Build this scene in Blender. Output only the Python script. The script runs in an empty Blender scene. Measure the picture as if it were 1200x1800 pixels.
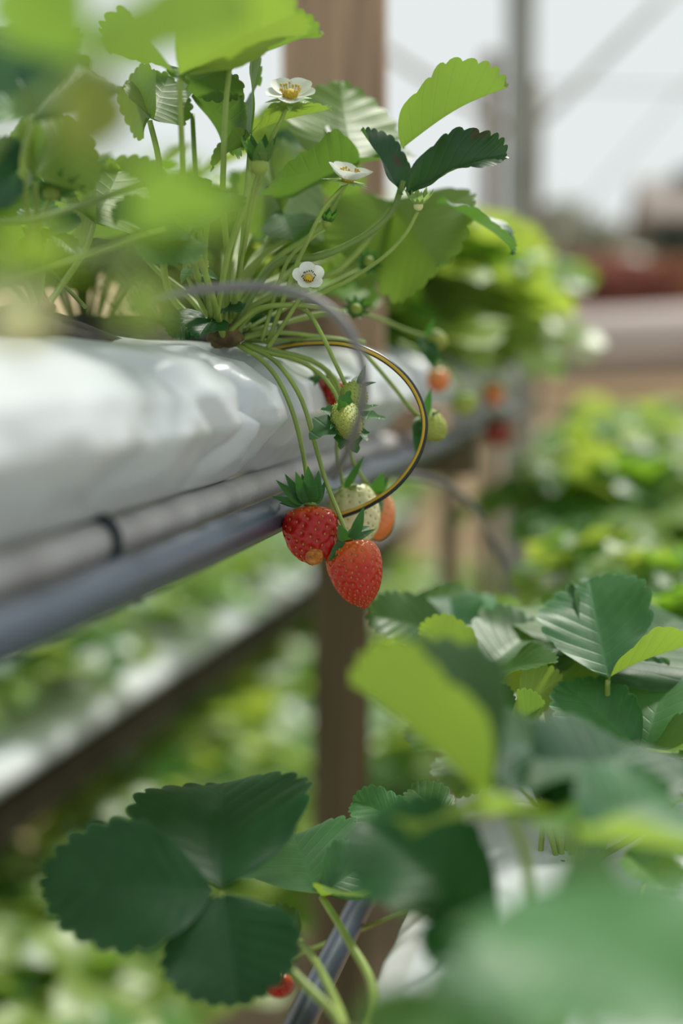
import bpy, math, random
import numpy as np
from mathutils import Vector, Matrix, noise
random.seed(7)
C = bpy.context.scene.collection
sc = bpy.context.scene
PI = math.pi

# ------------------------------------------------------------------ camera
CAM = Vector((0, 0, 1.70))
YAW, PITCH, F = math.radians(11.75), math.radians(6.15), 2500.0
cam = bpy.data.cameras.new('camera'); co = bpy.data.objects.new('camera', cam); C.objects.link(co)
co.location = CAM; co.rotation_euler = (PI/2 - PITCH, 0, YAW)
cam.sensor_fit = 'VERTICAL'; cam.sensor_height = 36; cam.lens = 50; cam.clip_start = .02; cam.clip_end = 300
cam.dof.use_dof = True; cam.dof.focus_distance = .715; cam.dof.aperture_fstop = 2.6; cam.dof.aperture_blades = 0
sc.camera = co
R3 = co.rotation_euler.to_matrix()
RIGHT, UP, BACK = R3.col[0].copy(), R3.col[1].copy(), R3.col[2].copy()
def P(u, v, d):                      # where a thing seen at (u, v), d metres away, stands in the place
    return CAM + d*(-BACK + (u-600)/F*RIGHT + (900-v)/F*UP)
def Wd(x, y, z): return Vector((x, y, 1.70+z))
def N3(n): return (n[0]*RIGHT + n[1]*UP + n[2]*BACK).normalized()

sc.view_settings.view_transform = 'Standard'; sc.view_settings.look = 'None'
sc.view_settings.gamma = 1; sc.view_settings.use_curve_mapping = False
sc.view_settings.exposure = 0.10
sc.cycles.use_denoising = True
sc.cycles.max_bounces = 8; sc.cycles.transmission_bounces = 6; sc.cycles.diffuse_bounces = 4
sc.cycles.sample_clamp_indirect = 6

# ------------------------------------------------------------------ materials
def newmat(name):
    m = bpy.data.materials.new(name); m.use_nodes = True
    nt = m.node_tree; nt.nodes.clear()
    out = nt.nodes.new('ShaderNodeOutputMaterial')
    return m, nt, out
def nd(nt, t, **kw):
    n = nt.nodes.new(t)
    for k, v in kw.items():
        if k in n.inputs: n.inputs[k].default_value = v
        else: setattr(n, k, v)
    return n
def mixc(nt, fac, a, b):
    n = nt.nodes.new('ShaderNodeMix'); n.data_type = 'RGBA'
    for sock, v in ((n.inputs['Factor'], fac), (n.inputs[6], a), (n.inputs[7], b)):
        if hasattr(v, 'is_linked') or isinstance(v, bpy.types.NodeSocket): nt.links.new(v, sock)
        elif isinstance(v, tuple): sock.default_value = (*v, 1) if len(v) == 3 else v
        else: sock.default_value = v
    return n.outputs[2]
def math_(nt, op, a, b=None, c=None):
    n = nt.nodes.new('ShaderNodeMath'); n.operation = op
    for i, v in enumerate((a, b, c)):
        if v is None: continue
        if isinstance(v, bpy.types.NodeSocket): nt.links.new(v, n.inputs[i])
        else: n.inputs[i].default_value = v
    return n.outputs[0]
def ramp(nt, fac, stops):
    n = nt.nodes.new('ShaderNodeValToRGB'); e = n.color_ramp.elements
    while len(e) < len(stops): e.new(.5)
    for el, (p, c) in zip(e, stops): el.position = p; el.color = (*c, 1)
    nt.links.new(fac, n.inputs[0]); return n.outputs[0]
def srgb(r, g, b):
    f = lambda c: (c/255/12.92) if c/255 <= .04045 else ((c/255+.055)/1.055)**2.4
    return (f(r), f(g), f(b))

def leaf_mat(name, top, under, trans, tw=.42, rough=.42, veins=9, spots=None, spec=.5):
    m, nt, out = newmat(name); L = nt.links.new
    uv = nd(nt, 'ShaderNodeUVMap'); sp = nd(nt, 'ShaderNodeSeparateXYZ'); L(uv.outputs[0], sp.inputs[0])
    s = math_(nt, 'ABSOLUTE', math_(nt, 'MULTIPLY_ADD', sp.outputs[0], 2, -1))
    fr = math_(nt, 'ABSOLUTE', math_(nt, 'SUBTRACT', math_(nt, 'FRACT', math_(nt, 'MULTIPLY', sp.outputs[1], veins)), .5))
    v1 = math_(nt, 'SMOOTH_MIN', math_(nt, 'MULTIPLY', fr, 9), 1, .3)        # 0 on a side vein
    v2 = math_(nt, 'SMOOTH_MIN', math_(nt, 'MULTIPLY', s, 14), 1, .3)        # 0 on the midrib
    vein = math_(nt, 'MULTIPLY', v1, v2)
    tc = nd(nt, 'ShaderNodeTexCoord'); no = nd(nt, 'ShaderNodeTexNoise', Scale=90.0, Detail=4.0); L(tc.outputs['Object'], no.inputs['Vector'])
    no2 = nd(nt, 'ShaderNodeTexNoise', Scale=420.0, Detail=2.0); L(tc.outputs['Object'], no2.inputs['Vector'])
    oi = nd(nt, 'ShaderNodeObjectInfo')
    dk = tuple(c*.62 for c in top); lt = tuple(min(1, c*1.45+.01) for c in top)
    tcol = mixc(nt, no.outputs[0], dk, lt)
    tcol = mixc(nt, math_(nt, 'MULTIPLY', math_(nt, 'SUBTRACT', 1, vein), .30), tcol, tuple(min(1, c*1.6+.012) for c in top))
    tcol = mixc(nt, math_(nt, 'MULTIPLY', math_(nt, 'SMOOTH_MAX', math_(nt, 'MULTIPLY_ADD', s, 14, -13), 0, .2), .35), tcol, tuple(min(1, c*2.2+.06) for c in top))
    if spots:
        n3 = nd(nt, 'ShaderNodeTexNoise', Scale=60.0, Detail=3.0); L(tc.outputs['Object'], n3.inputs['Vector'])
        tcol = mixc(nt, math_(nt, 'MULTIPLY', math_(nt, 'GREATER_THAN', n3.outputs[0], .66), .8), tcol, spots)
    ucol = mixc(nt, no.outputs[0], tuple(c*.8 for c in under), under)
    ucol = mixc(nt, math_(nt, 'MULTIPLY', math_(nt, 'SUBTRACT', 1, vein), .35), ucol, tuple(min(1, c*1.4+.03) for c in under))
    ge = nd(nt, 'ShaderNodeNewGeometry')
    col = mixc(nt, ge.outputs['Backfacing'], tcol, ucol)
    hs = nd(nt, 'ShaderNodeHueSaturation'); L(col, hs.inputs['Color'])
    L(math_(nt, 'MULTIPLY_ADD', oi.outputs['Random'], .5, .75), hs.inputs['Value'])
    L(math_(nt, 'MULTIPLY_ADD', oi.outputs['Random'], -.03, .515), hs.inputs['Hue'])
    hgt = math_(nt, 'ADD', math_(nt, 'MULTIPLY', vein, .7), math_(nt, 'MULTIPLY', no2.outputs[0], .35))
    bp = nd(nt, 'ShaderNodeBump', Strength=.22, Distance=.0008); L(hgt, bp.inputs['Height'])
    pr = nd(nt, 'ShaderNodeBsdfPrincipled', Roughness=rough); L(hs.outputs[0], pr.inputs['Base Color']); L(bp.outputs[0], pr.inputs['Normal'])
    pr.inputs['Specular IOR Level'].default_value = spec
    tr = nd(nt, 'ShaderNodeBsdfTranslucent'); L(bp.outputs[0], tr.inputs['Normal'])
    trc = mixc(nt, math_(nt, 'MULTIPLY', math_(nt, 'SUBTRACT', 1, vein), .25), trans, tuple(c*.55 for c in trans))
    L(trc, tr.inputs['Color'])
    mx = nd(nt, 'ShaderNodeMixShader'); mx.inputs[0].default_value = tw
    L(pr.outputs[0], mx.inputs[1]); L(tr.outputs[0], mx.inputs[2]); L(mx.outputs[0], out.inputs[0])
    return m

def plain(name, col, rough=.5, var=.25, scale=40., bump=0., bscale=None, spec=.5, metal=0., trans=0., stretch=None, col2=None):
    m, nt, out = newmat(name); L = nt.links.new
    tc = nd(nt, 'ShaderNodeTexCoord'); mp = nd(nt, 'ShaderNodeMapping'); L(tc.outputs['Object'], mp.inputs[0])
    if stretch: mp.inputs['Scale'].default_value = stretch
    no = nd(nt, 'ShaderNodeTexNoise', Scale=scale, Detail=5.0); L(mp.outputs[0], no.inputs['Vector'])
    a = tuple(c*(1-var) for c in col); b = col2 or tuple(min(1, c*(1+var)) for c in col)
    c = ramp(nt, no.outputs[0], [(.3, a), (.7, b)])
    pr = nd(nt, 'ShaderNodeBsdfPrincipled', Roughness=rough, Metallic=metal); L(c, pr.inputs['Base Color'])
    pr.inputs['Specular IOR Level'].default_value = spec
    if bump:
        nb = nd(nt, 'ShaderNodeTexNoise', Scale=bscale or scale, Detail=4.0); L(mp.outputs[0], nb.inputs['Vector'])
        bp = nd(nt, 'ShaderNodeBump', Strength=bump, Distance=.003); L(nb.outputs[0], bp.inputs['Height']); L(bp.outputs[0], pr.inputs['Normal'])
    if trans:
        tr = nd(nt, 'ShaderNodeBsdfTranslucent'); L(c, tr.inputs[0])
        mx = nd(nt, 'ShaderNodeMixShader'); mx.inputs[0].default_value = trans
        L(pr.outputs[0], mx.inputs[1]); L(tr.outputs[0], mx.inputs[2]); L(mx.outputs[0], out.inputs[0])
    else: L(pr.outputs[0], out.inputs[0])
    return m

M = {}
M['mature'] = leaf_mat('mature_leaf', (.026, .095, .022), (.13, .22, .055), (.165, .33, .033), .34, .46, spec=.35)
M['dark'] = leaf_mat('dark_leaf', (.008, .060, .016), (.09, .18, .045), (.05, .19, .02), .24, .46, spec=.26)
M['spotted'] = leaf_mat('spotted_leaf', (.006, .040, .016), (.15, .28, .07), (.07, .22, .02), .20, .40, spots=(.05, .018, .02), spec=.4)
M['mid'] = leaf_mat('mid_leaf', (.045, .13, .020), (.155, .255, .058), (.215, .37, .036), .42, .48, spec=.35)
M['young'] = leaf_mat('young_leaf', (.12, .23, .03), (.22, .33, .06), (.28, .43, .042), .44, .5, spec=.3)
M['yellowing'] = leaf_mat('yellowing_leaf', (.16, .21, .035), (.25, .29, .07), (.34, .39, .05), .44, .5, spec=.3)
M['bicolour'] = leaf_mat('bicolour_leaf', (.012, .070, .026), (.24, .34, .06), (.24, .38, .034), .34, .48, spec=.3)
M['grey'] = leaf_mat('grey_sheen_leaf', (.032, .125, .042), (.15, .26, .07), (.14, .33, .04), .32, .44, spec=.32)
M['far'] = leaf_mat('row_leaf', (.065, .185, .030), (.18, .33, .065), (.29, .54, .035), .46, .36, veins=5)
M['farlime'] = leaf_mat('row_leaf_lime', (.20, .31, .06), (.28, .41, .10), (.46, .60, .07), .5, .36, veins=5)
M['sepal'] = leaf_mat('sepal_green', (.018, .095, .020), (.10, .21, .04), (.10, .30, .025), .28, .5, veins=3, spec=.3)
M['sepal_pale'] = leaf_mat('sepal_pale', (.30, .45, .16), (.34, .48, .18), (.4, .6, .15), .35, .5, veins=3)
M['stalk'] = plain('green_stalk', (.27, .38, .075), .45, .22, 60., trans=.15)
M['stalk_dark'] = plain('olive_stalk', (.16, .25, .05), .45, .22, 60., trans=.1)
M['petal'] = plain('white_petal', (.86, .88, .84), .55, .04, 60., trans=.3)
M['yellow'] = plain('flower_yellow', (.68, .46, .035), .6, .25, 900., bump=.5, bscale=1500.)
M['anther'] = plain('dark_anther', (.10, .055, .012), .6, .3, 300.)
M['crown'] = plain('brown_crown', (.12, .085, .03), .85, .6, 120., bump=.8)
M['soil'] = plain('black_peat', (.018, .014, .010), .95, .5, 160., bump=.8)
M['tube'] = plain('black_tube', (.010, .012, .013), .32, .2, 80.)
M['stripe'] = plain('yellow_stripe', (.58, .38, .03), .4, .12, 80.)
M['greytube'] = plain('grey_tube', (.13, .125, .12), .45, .2, 60.)
M['greypipe'] = plain('weathered_white_pipe', (.42, .40, .395), .55, .2, 30., bump=.25, bscale=220., col2=(.52, .51, .50))
M['bluepipe'] = plain('slate_blue_pipe', (.030, .046, .072), .36, .35, 22., bump=.12, bscale=160., stretch=(1, .25, 1))
M['strap'] = plain('dark_strap', (.012, .026, .03), .5, .2, 60.)
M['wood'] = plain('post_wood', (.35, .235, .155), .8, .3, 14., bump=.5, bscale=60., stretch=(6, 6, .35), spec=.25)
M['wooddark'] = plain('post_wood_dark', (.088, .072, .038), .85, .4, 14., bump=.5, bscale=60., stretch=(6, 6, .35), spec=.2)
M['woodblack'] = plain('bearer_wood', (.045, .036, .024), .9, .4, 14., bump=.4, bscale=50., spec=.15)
M['metal'] = plain('grey_green_metal', (.27, .27, .24), .6, .18, 8.)
M['rust'] = plain('brown_pole', (.20, .15, .10), .7, .25, 10.)
M['ground'] = plain('brown_soil', (.28, .20, .11), .95, .35, 2.2, bump=.5, bscale=25., col2=(.40, .30, .18))
M['bank'] = plain('bank_soil', (.38, .26, .14), .95, .25, 1.1, bump=.4, bscale=12., col2=(.47, .35, .2))
M['mulch'] = plain('mauve_film', (.42, .345, .31), .7, .1, 3.)
M['redleaf'] = plain('red_foliage', (.34, .13, .10), .7, .4, 9., trans=.3)
M['goldleaf'] = plain('gold_foliage', (.46, .29, .09), .6, .3, 9., trans=.3)
M['tree'] = plain('grey_green_foliage', (.34, .345, .27), .8, .2, 4., trans=.2)
M['roof'] = plain('hut_roof', (.19, .15, .125), .8, .2, 5.)
M['hutwall'] = plain('hut_wall', (.035, .06, .048), .8, .25, 5.)
M['pale'] = plain('pale_cover', (.52, .52, .46), .6, .08, 5.)

def bag_mat():
    m, nt, out = newmat('white_bag_film'); L = nt.links.new
    tc = nd(nt, 'ShaderNodeTexCoord')
    mp = nd(nt, 'ShaderNodeMapping'); mp.inputs['Scale'].default_value = (1.6, .7, 1.6); L(tc.outputs['Object'], mp.inputs[0])
    n1 = nd(nt, 'ShaderNodeTexNoise', Scale=22., Detail=5., Roughness=.55); L(mp.outputs[0], n1.inputs[0])
    vo = nd(nt, 'ShaderNodeTexVoronoi', Scale=14.); vo.feature = 'DISTANCE_TO_EDGE'; L(mp.outputs[0], vo.inputs['Vector'])
    n2 = nd(nt, 'ShaderNodeTexNoise', Scale=5., Detail=3.); L(tc.outputs['Object'], n2.inputs['Vector'])
    col = ramp(nt, n2.outputs[0], [(.3, (.49, .53, .555)), (.7, (.61, .635, .65))])
    h = math_(nt, 'ADD', n1.outputs[0], math_(nt, 'MULTIPLY', vo.outputs[0], .8))
    bp = nd(nt, 'ShaderNodeBump', Strength=.16, Distance=.005); L(h, bp.inputs['Height'])
    pr = nd(nt, 'ShaderNodeBsdfPrincipled', Roughness=.3); L(col, pr.inputs['Base Color']); L(bp.outputs[0], pr.inputs['Normal'])
    L(pr.outputs[0], out.inputs[0]); return m
M['bag'] = bag_mat()

def berry_mat(name, c_top, c_tip, rough=.26, spread=.5, spec=.6):
    m, nt, out = newmat(name); L = nt.links.new
    uv = nd(nt, 'ShaderNodeUVMap'); sp = nd(nt, 'ShaderNodeSeparateXYZ'); L(uv.outputs[0], sp.inputs[0])
    tc = nd(nt, 'ShaderNodeTexCoord'); no = nd(nt, 'ShaderNodeTexNoise', Scale=130., Detail=3.); L(tc.outputs['Object'], no.inputs['Vector'])
    f = math_(nt, 'ADD', sp.outputs[1], math_(nt, 'MULTIPLY_ADD', no.outputs[0], .3, -.15))
    col = ramp(nt, f, [(max(0, .12), c_top), (min(1, .12+spread), c_tip)])
    pr = nd(nt, 'ShaderNodeBsdfPrincipled', Roughness=rough); L(col, pr.inputs['Base Color'])
    pr.inputs['Specular IOR Level'].default_value = spec
    pr.inputs['Subsurface Weight'].default_value = .12; pr.inputs['Subsurface Scale'].default_value = .003
    pr.inputs['Subsurface Radius'].default_value = (1, .35, .2)
    nb = nd(nt, 'ShaderNodeTexNoise', Scale=500., Detail=2.); L(tc.outputs['Object'], nb.inputs['Vector'])
    bp = nd(nt, 'ShaderNodeBump', Strength=.12, Distance=.001); L(nb.outputs[0], bp.inputs['Height']); L(bp.outputs[0], pr.inputs['Normal'])
    L(pr.outputs[0], out.inputs[0]); return m
M['red'] = berry_mat('ripe_red_fruit', (.50, .070, .012), (.34, .008, .006), .2, spread=.16, spec=.34)
M['red2'] = berry_mat('ripe_red_fruit_orange_shoulder', (.54, .095, .014), (.42, .018, .009), .22, spread=.34, spec=.34)
M['orange'] = berry_mat('orange_fruit', (.62, .30, .10), (.72, .17, .035), spread=.5)
M['palefruit'] = berry_mat('pale_fruit', (.42, .46, .17), (.62, .56, .30), .4)
M['greenfruit'] = berry_mat('green_fruit', (.19, .30, .05), (.34, .38, .08), .6, spec=.25)
M['creamfruit'] = berry_mat('cream_fruit', (.55, .60, .26), (.74, .70, .34), .5)
M['darkred'] = berry_mat('dark_red_fruit', (.20, .02, .015), (.28, .03, .02), .4)
M['seed'] = plain('seed_gold', (.42, .24, .03), .45, .25, 300.)
M['seedgreen'] = plain('seed_green', (.30, .33, .05), .5, .25, 300.)
M['lump'] = plain('orange_lump', (.70, .20, .02), .5, .4, 420., bump=1., bscale=900., col2=(.80, .31, .05))

# ------------------------------------------------------------------ mesh helpers
class MB:
    def __init__(s): s.v, s.f, s.uv, s.mi = [], [], [], []
    def grid(s, pts, uvs, rows, cols, mat=0, wrap=False, flip=False):
        o = len(s.v); s.v += [tuple(p) for p in pts]; s.uv += [tuple(q) for q in uvs]
        w = cols if wrap else cols-1
        for i in range(rows-1):
            for j in range(w):
                a = o+i*cols+j; b = o+i*cols+(j+1) % cols; c = o+(i+1)*cols+(j+1) % cols; d = o+(i+1)*cols+j
                s.f.append((a, d, c, b) if flip else (a, b, c, d)); s.mi.append(mat)
    def cap(s, idx, mat=0): s.f.append(tuple(idx)); s.mi.append(mat)
    def add(s, other, mtx=None, mat=None):
        o = len(s.v)
        s.v += [tuple(mtx @ Vector(p)) for p in other.v] if mtx else other.v
        s.uv += other.uv; s.f += [tuple(i+o for i in f) for f in other.f]
        s.mi += [mat]*len(other.f) if mat is not None else other.mi
        return s
    def box(s, c, size, mat=0, rot=None):
        o = len(s.v); c = Vector(c)
        for dx in (-.5, .5):
            for dy in (-.5, .5):
                for dz in (-.5, .5):
                    p = Vector((dx*size[0], dy*size[1], dz*size[2]))
                    if rot: p = rot @ p
                    s.v.append(tuple(c+p)); s.uv.append((dx+.5, dz+.5))
        for f in ((0, 1, 3, 2), (4, 6, 7, 5), (0, 4, 5, 1), (2, 3, 7, 6), (0, 2, 6, 4), (1, 5, 7, 3)):
            s.f.append(tuple(o+i for i in f)); s.mi.append(mat)
    def mesh(s, name, mats, smooth=True):
        me = bpy.data.meshes.new(name); me.from_pydata(s.v, [], s.f)
        for m in mats: me.materials.append(m)
        me.polygons.foreach_set('material_index', s.mi)
        me.polygons.foreach_set('use_smooth', [smooth]*len(s.f))
        ul = me.uv_layers.new(name='UVMap')
        li = np.empty(len(me.loops), dtype=np.int32); me.loops.foreach_get('vertex_index', li)
        ul.data.foreach_set('uv', np.array(s.uv, dtype=np.float32)[li].ravel())
        me.update(); return me
def link(name, me, parent=None, mtx=None):
    o = bpy.data.objects.new(name, me); C.objects.link(o)
    if parent: o.parent = parent
    if mtx is not None: o.matrix_local = mtx
    return o
def tag(o, label=None, cat=None, group=None, kind=None):
    if label: o['label'] = label
    if cat: o['category'] = cat
    if group: o['group'] = group
    if kind: o['kind'] = kind
    return o
def thing(name, loc, label, cat, group=None, rz=0):
    o = bpy.data.objects.new(name, None); C.objects.link(o); o.location = loc; o.rotation_euler = (0, 0, rz)
    o.empty_display_size = .02
    return tag(o, label, cat, group)
def copy_tree(o, parent=None):
    c = o.copy(); C.objects.link(c)
    if parent: c.parent = parent
    for ch in list(o.children): copy_tree(ch, c)
    return c

def spline(pts, n):
    pts = [Vector(p) for p in pts]
    if len(pts) == 2: return [pts[0].lerp(pts[1], i/n) for i in range(n+1)]
    ext = [2*pts[0]-pts[1]] + pts + [2*pts[-1]-pts[-2]]
    out = []; seg = len(pts)-1
    for i in range(n+1):
        t = i/n*seg; k = min(int(t), seg-1); t -= k
        a, b, c, d = ext[k:k+4]
        out.append(.5*((2*b)+(c-a)*t+(2*a-5*b+4*c-d)*t*t+(3*b-a-3*c+d)*t**3))
    return out
def tube(pts, r0, r1=None, n=24, sides=10, stripe=False):
    r1 = r0 if r1 is None else r1; sp = spline(pts, n); mb = MB(); V = []; U = []
    t = (sp[1]-sp[0]).normalized(); a = t.orthogonal().normalized()
    # a stripe runs along the side that looks towards the aisle
    for i, p in enumerate(sp):
        t = (sp[min(i+1, n)]-sp[max(i-1, 0)]).normalized(); a = (a-a.dot(t)*t).normalized(); b = t.cross(a)
        r = r0+(r1-r0)*i/n
        for j in range(sides):
            an = 2*PI*j/sides; V.append(p+r*(math.cos(an)*a+math.sin(an)*b)); U.append((j/sides, i/n))
    mb.grid(V, U, n+1, sides, wrap=True)
    mb.cap(list(range(sides))[::-1]); mb.cap([n*sides+j for j in range(sides)])
    return mb

def leaf_mb(L, W, fold=.15, curl=.25, teeth=9, per=5, nc=6, seed=0, shape='leaf', cup=0., wave=.03):
    N = teeth; nr = N*per if N else per*3
    p = np.linspace(0, 1, nr+1)
    if shape == 'leaf':
        yo = np.sin(PI*p/2); fx = np.sin(PI*np.clip(p, 0, 1)**.74)**1.05
        ym = p**1.28
    elif shape == 'sepal':
        yo = p.copy(); fx = np.sin(PI*p**.62)**.85*(1-.25*p); ym = p**1.1
    elif shape == 'lobed':
        yo = p.copy(); fx = np.sin(PI*p**.8)**.8*(1+.28*np.sin(p*PI*5-.6)*(p > .4)); ym = p**1.1
    else:                            # petal
        yo = np.sin(PI*p/2); fx = np.sin(PI*p**.62)**.72; ym = p**1.15
    xo = W/2*fx
    if N:
        ph = np.abs(np.sin(PI*N*p)); am = np.clip((p-.16)/.12, 0, 1)*.050*L*(1-.3*p)
        tooth = (ph**.75-.45)*am
        ang = np.clip(p, 0, 1)*PI/2
        xo = np.maximum(xo+tooth*np.cos(ang*.7), 0); xo[-1] = 0
        yo2 = yo*L+tooth*np.sin(ang)*.9
    else: yo2 = yo*L
    xo[0] = max(xo[0], .0); sig = np.concatenate([-np.linspace(1, 0, nc+1), np.linspace(0, 1, nc+1)[1:]])
    S = np.abs(sig)[None, :]; sg = np.sign(sig)[None, :]
    X = sg*S*xo[:, None]; Y = (ym*L)[:, None]*(1-S)+yo2[:, None]*S
    Z = np.zeros_like(X)+cup*(X**2)/max(W, 1e-6)*2
    if N:
        q = (np.abs(np.cos(PI*N*p)))[:, None]
        Z += .0020*L*q*np.sin(PI*np.clip(S, 0, 1)*.85)
        rng = random.Random(seed); a1, a2, a3 = (rng.uniform(0, 6.28) for _ in range(3))
        Z += wave*1.3*L*S**2*(np.sin(Y/L*6+a1+sg*2)+.6*np.sin(Y/L*13+a2*sg)) + wave*.6*L*np.sin(Y/L*5+a3)*Y/L
    # fold the two halves up about the midrib
    Xf = X*math.cos(fold); Zf = Z+np.abs(X)*math.sin(fold)
    if abs(curl) > 1e-4:             # bend along the length (positive: tip droops)
        k = curl/L; th = Y*k
        Yb = np.sin(th)/k - Zf*-np.sin(th)*1.0; Zb = -(1-np.cos(th))/k + Zf*np.cos(th)
        c = math.cos(curl/2); s_ = math.sin(curl/2)   # keep base->tip on the y axis
        Y, Zf = Yb*c-Zb*s_, Yb*s_+Zb*c
    mb = MB(); pts = np.stack([Xf, Y, Zf], -1).reshape(-1, 3)
    uv = np.stack([.5+.5*np.broadcast_to(sig[None, :], X.shape), np.broadcast_to(p[:, None], X.shape)], -1).reshape(-1, 2)
    mb.grid(pts.tolist(), uv.tolist(), nr+1, 2*nc+1)
    return mb
def frame(b, t, n):
    y = (t-b).normalized(); z = (n-n.dot(y)*y).normalized(); x = y.cross(z)
    return Matrix(((x.x, y.x, z.x, b.x), (x.y, y.y, z.y, b.y), (x.z, y.z, z.z, b.z), (0, 0, 0, 1)))

SEED = [0]
def leaflet(parent, org, b, t, n, W=.85, fold=.18, curl=.25, mat='mid', name='leaflet', shape='leaf', teeth=9, label=None, cup=0., wave=.03, world=False):
    if not world: b, t, n = P(*b), P(*t), N3(n)
    SEED[0] += 1; L = (t-b).length
    mb = leaf_mb(L, L*W, fold, curl, teeth, 5 if teeth else 4, 6 if teeth else 3, SEED[0], shape, cup, wave)
    m = frame(b-org, t-org, n)
    o = link(name, mb.mesh(name, [M[mat]]), parent, m)
    if label: o['label'] = label
    return o
def stalk_obj(name, parent, org, pts, r0=.0012, r1=None, mat='stalk', raw=False, n=24):
    q = [(p if raw else P(*p)) - org for p in pts]
    return link(name, tube(q, r0, r1, n=n).mesh(name, [M[mat]]), parent)
def leaf(plant, stalk, lets, r=.0014, mat='mid', smat='stalk', label=None):
    org = plant.location
    pts = [org+Vector((0, 0, -.004))] + [P(*p) for p in stalk]
    lf = stalk_obj('leaf', plant, org, pts, r*1.25, r*.9, smat, raw=True)
    if label: lf['label'] = label
    for d in lets:
        d = dict(d); mt = d.pop('m', mat)
        leaflet(lf, org, mat=mt, **d)
    return lf
def l(b, t, n, W=.85, **k): return dict(b=b, t=t, n=n, W=W, **k)

# ------------------------------------------------------------------ fruit
def fruit_mb(L, W, k=.9, ex=.62, seeds=150, dim=.05, seed=1, nu=84, nv=56, lump=None, seed_r=.00075, proud=0.):
    """local: calyx end at the origin, tip at (0,0,-L)"""
    rng = random.Random(seed); ph = [rng.uniform(0, 6.28) for _ in range(4)]
    def surf(t, a):
        f = math.sin(PI*min(t, 1)**k)**ex if 0 < t < 1 else 0
        r = W/2*f*(1+.05*math.sin(2*a+ph[0])*t+.035*math.sin(3*a+ph[1]))
        z = -L*(t-.05*math.sin(PI*2*t)) + .035*L*max(0, .18-t)/.18*-1
        return r, z
    S = []
    for i in range(seeds):
        t = .07+.90*(i+.5)/seeds; a = i*2.399963+rng.uniform(-.12, .12)
        r, z = surf(t, a); S.append((r*math.cos(a), r*math.sin(a), z, a, t))
    SA = np.array([s[:3] for s in S]) if S else np.zeros((0, 3))
    V, U = [], []
    for i in range(nv+1):
        t = i/nv
        for j in range(nu):
            a = 2*PI*j/nu; r, z = surf(t, a); p = np.array([r*math.cos(a), r*math.sin(a), z])
            if len(SA) and 0 < i < nv:
                d = np.sqrt(((SA-p)**2).sum(1).min()); q = math.exp(-(d/max(seed_r*1.9, W*.045))**2)*dim*W*.5
                nrm = Vector((p[0], p[1], (p[2]+L*.5)*.5)).normalized(); p = p-np.array(nrm)*q
            V.append(tuple(p)); U.append((j/nu, t))
    mb = MB(); mb.grid(V, U, nv+1, nu, wrap=True, flip=True)
    for x, y, z, a, t in S:         # little drop-shaped seeds sitting in the dimples
        nrm = Vector((x, y, (z+L*.5)*.5)).normalized(); up = Vector((0, 0, 1)); tx = nrm.cross(up).normalized(); ty = tx.cross(nrm)
        c = Vector((x, y, z))-nrm*(dim*W*.34-proud*seed_r); pts, uv = [], []
        for i in range(5):
            th = PI*i/4
            for j in range(6):
                b = 2*PI*j/6
                pts.append(c+seed_r*(.62*math.sin(th)*math.cos(b)*tx+1.0*math.cos(th)*ty+.55*math.sin(th)*math.sin(b)*nrm)); uv.append((0, 0))
        mb.grid(pts, uv, 5, 6, 1, wrap=True)
    if lump:
        c, r = Vector(lump[:3]), lump[3]; pts, uv = [], []
        for i in range(17):
            th = PI*i/16
            for j in range(24):
                b = 2*PI*j/24; q = Vector((math.sin(th)*math.cos(b), math.sin(th)*math.sin(b), math.cos(th)))
                rr = r*(1+.10*noise.noise(q*3.1)+.05*noise.noise(q*9)); pts.append(c+q*rr); uv.append((0, 0))
        mb.grid(pts, uv, 17, 24, 2, wrap=True, flip=True)
        c2, r2 = Vector(lump[4:7]), lump[7]; pts, uv = [], []
        for i in range(17):
            th = PI*i/16
            for j in range(24):
                b = 2*PI*j/24; q = Vector((math.sin(th)*math.cos(b), math.sin(th)*math.sin(b), math.cos(th)))
                pts.append(c2+Vector((q.x*.9, q.y*.9, q.z*1.25))*r2*(1+.06*noise.noise(q*3.1))); uv.append((0, .6))
        mb.grid(pts, uv, 17, 24, 0, wrap=True, flip=True)
    return mb
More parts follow.
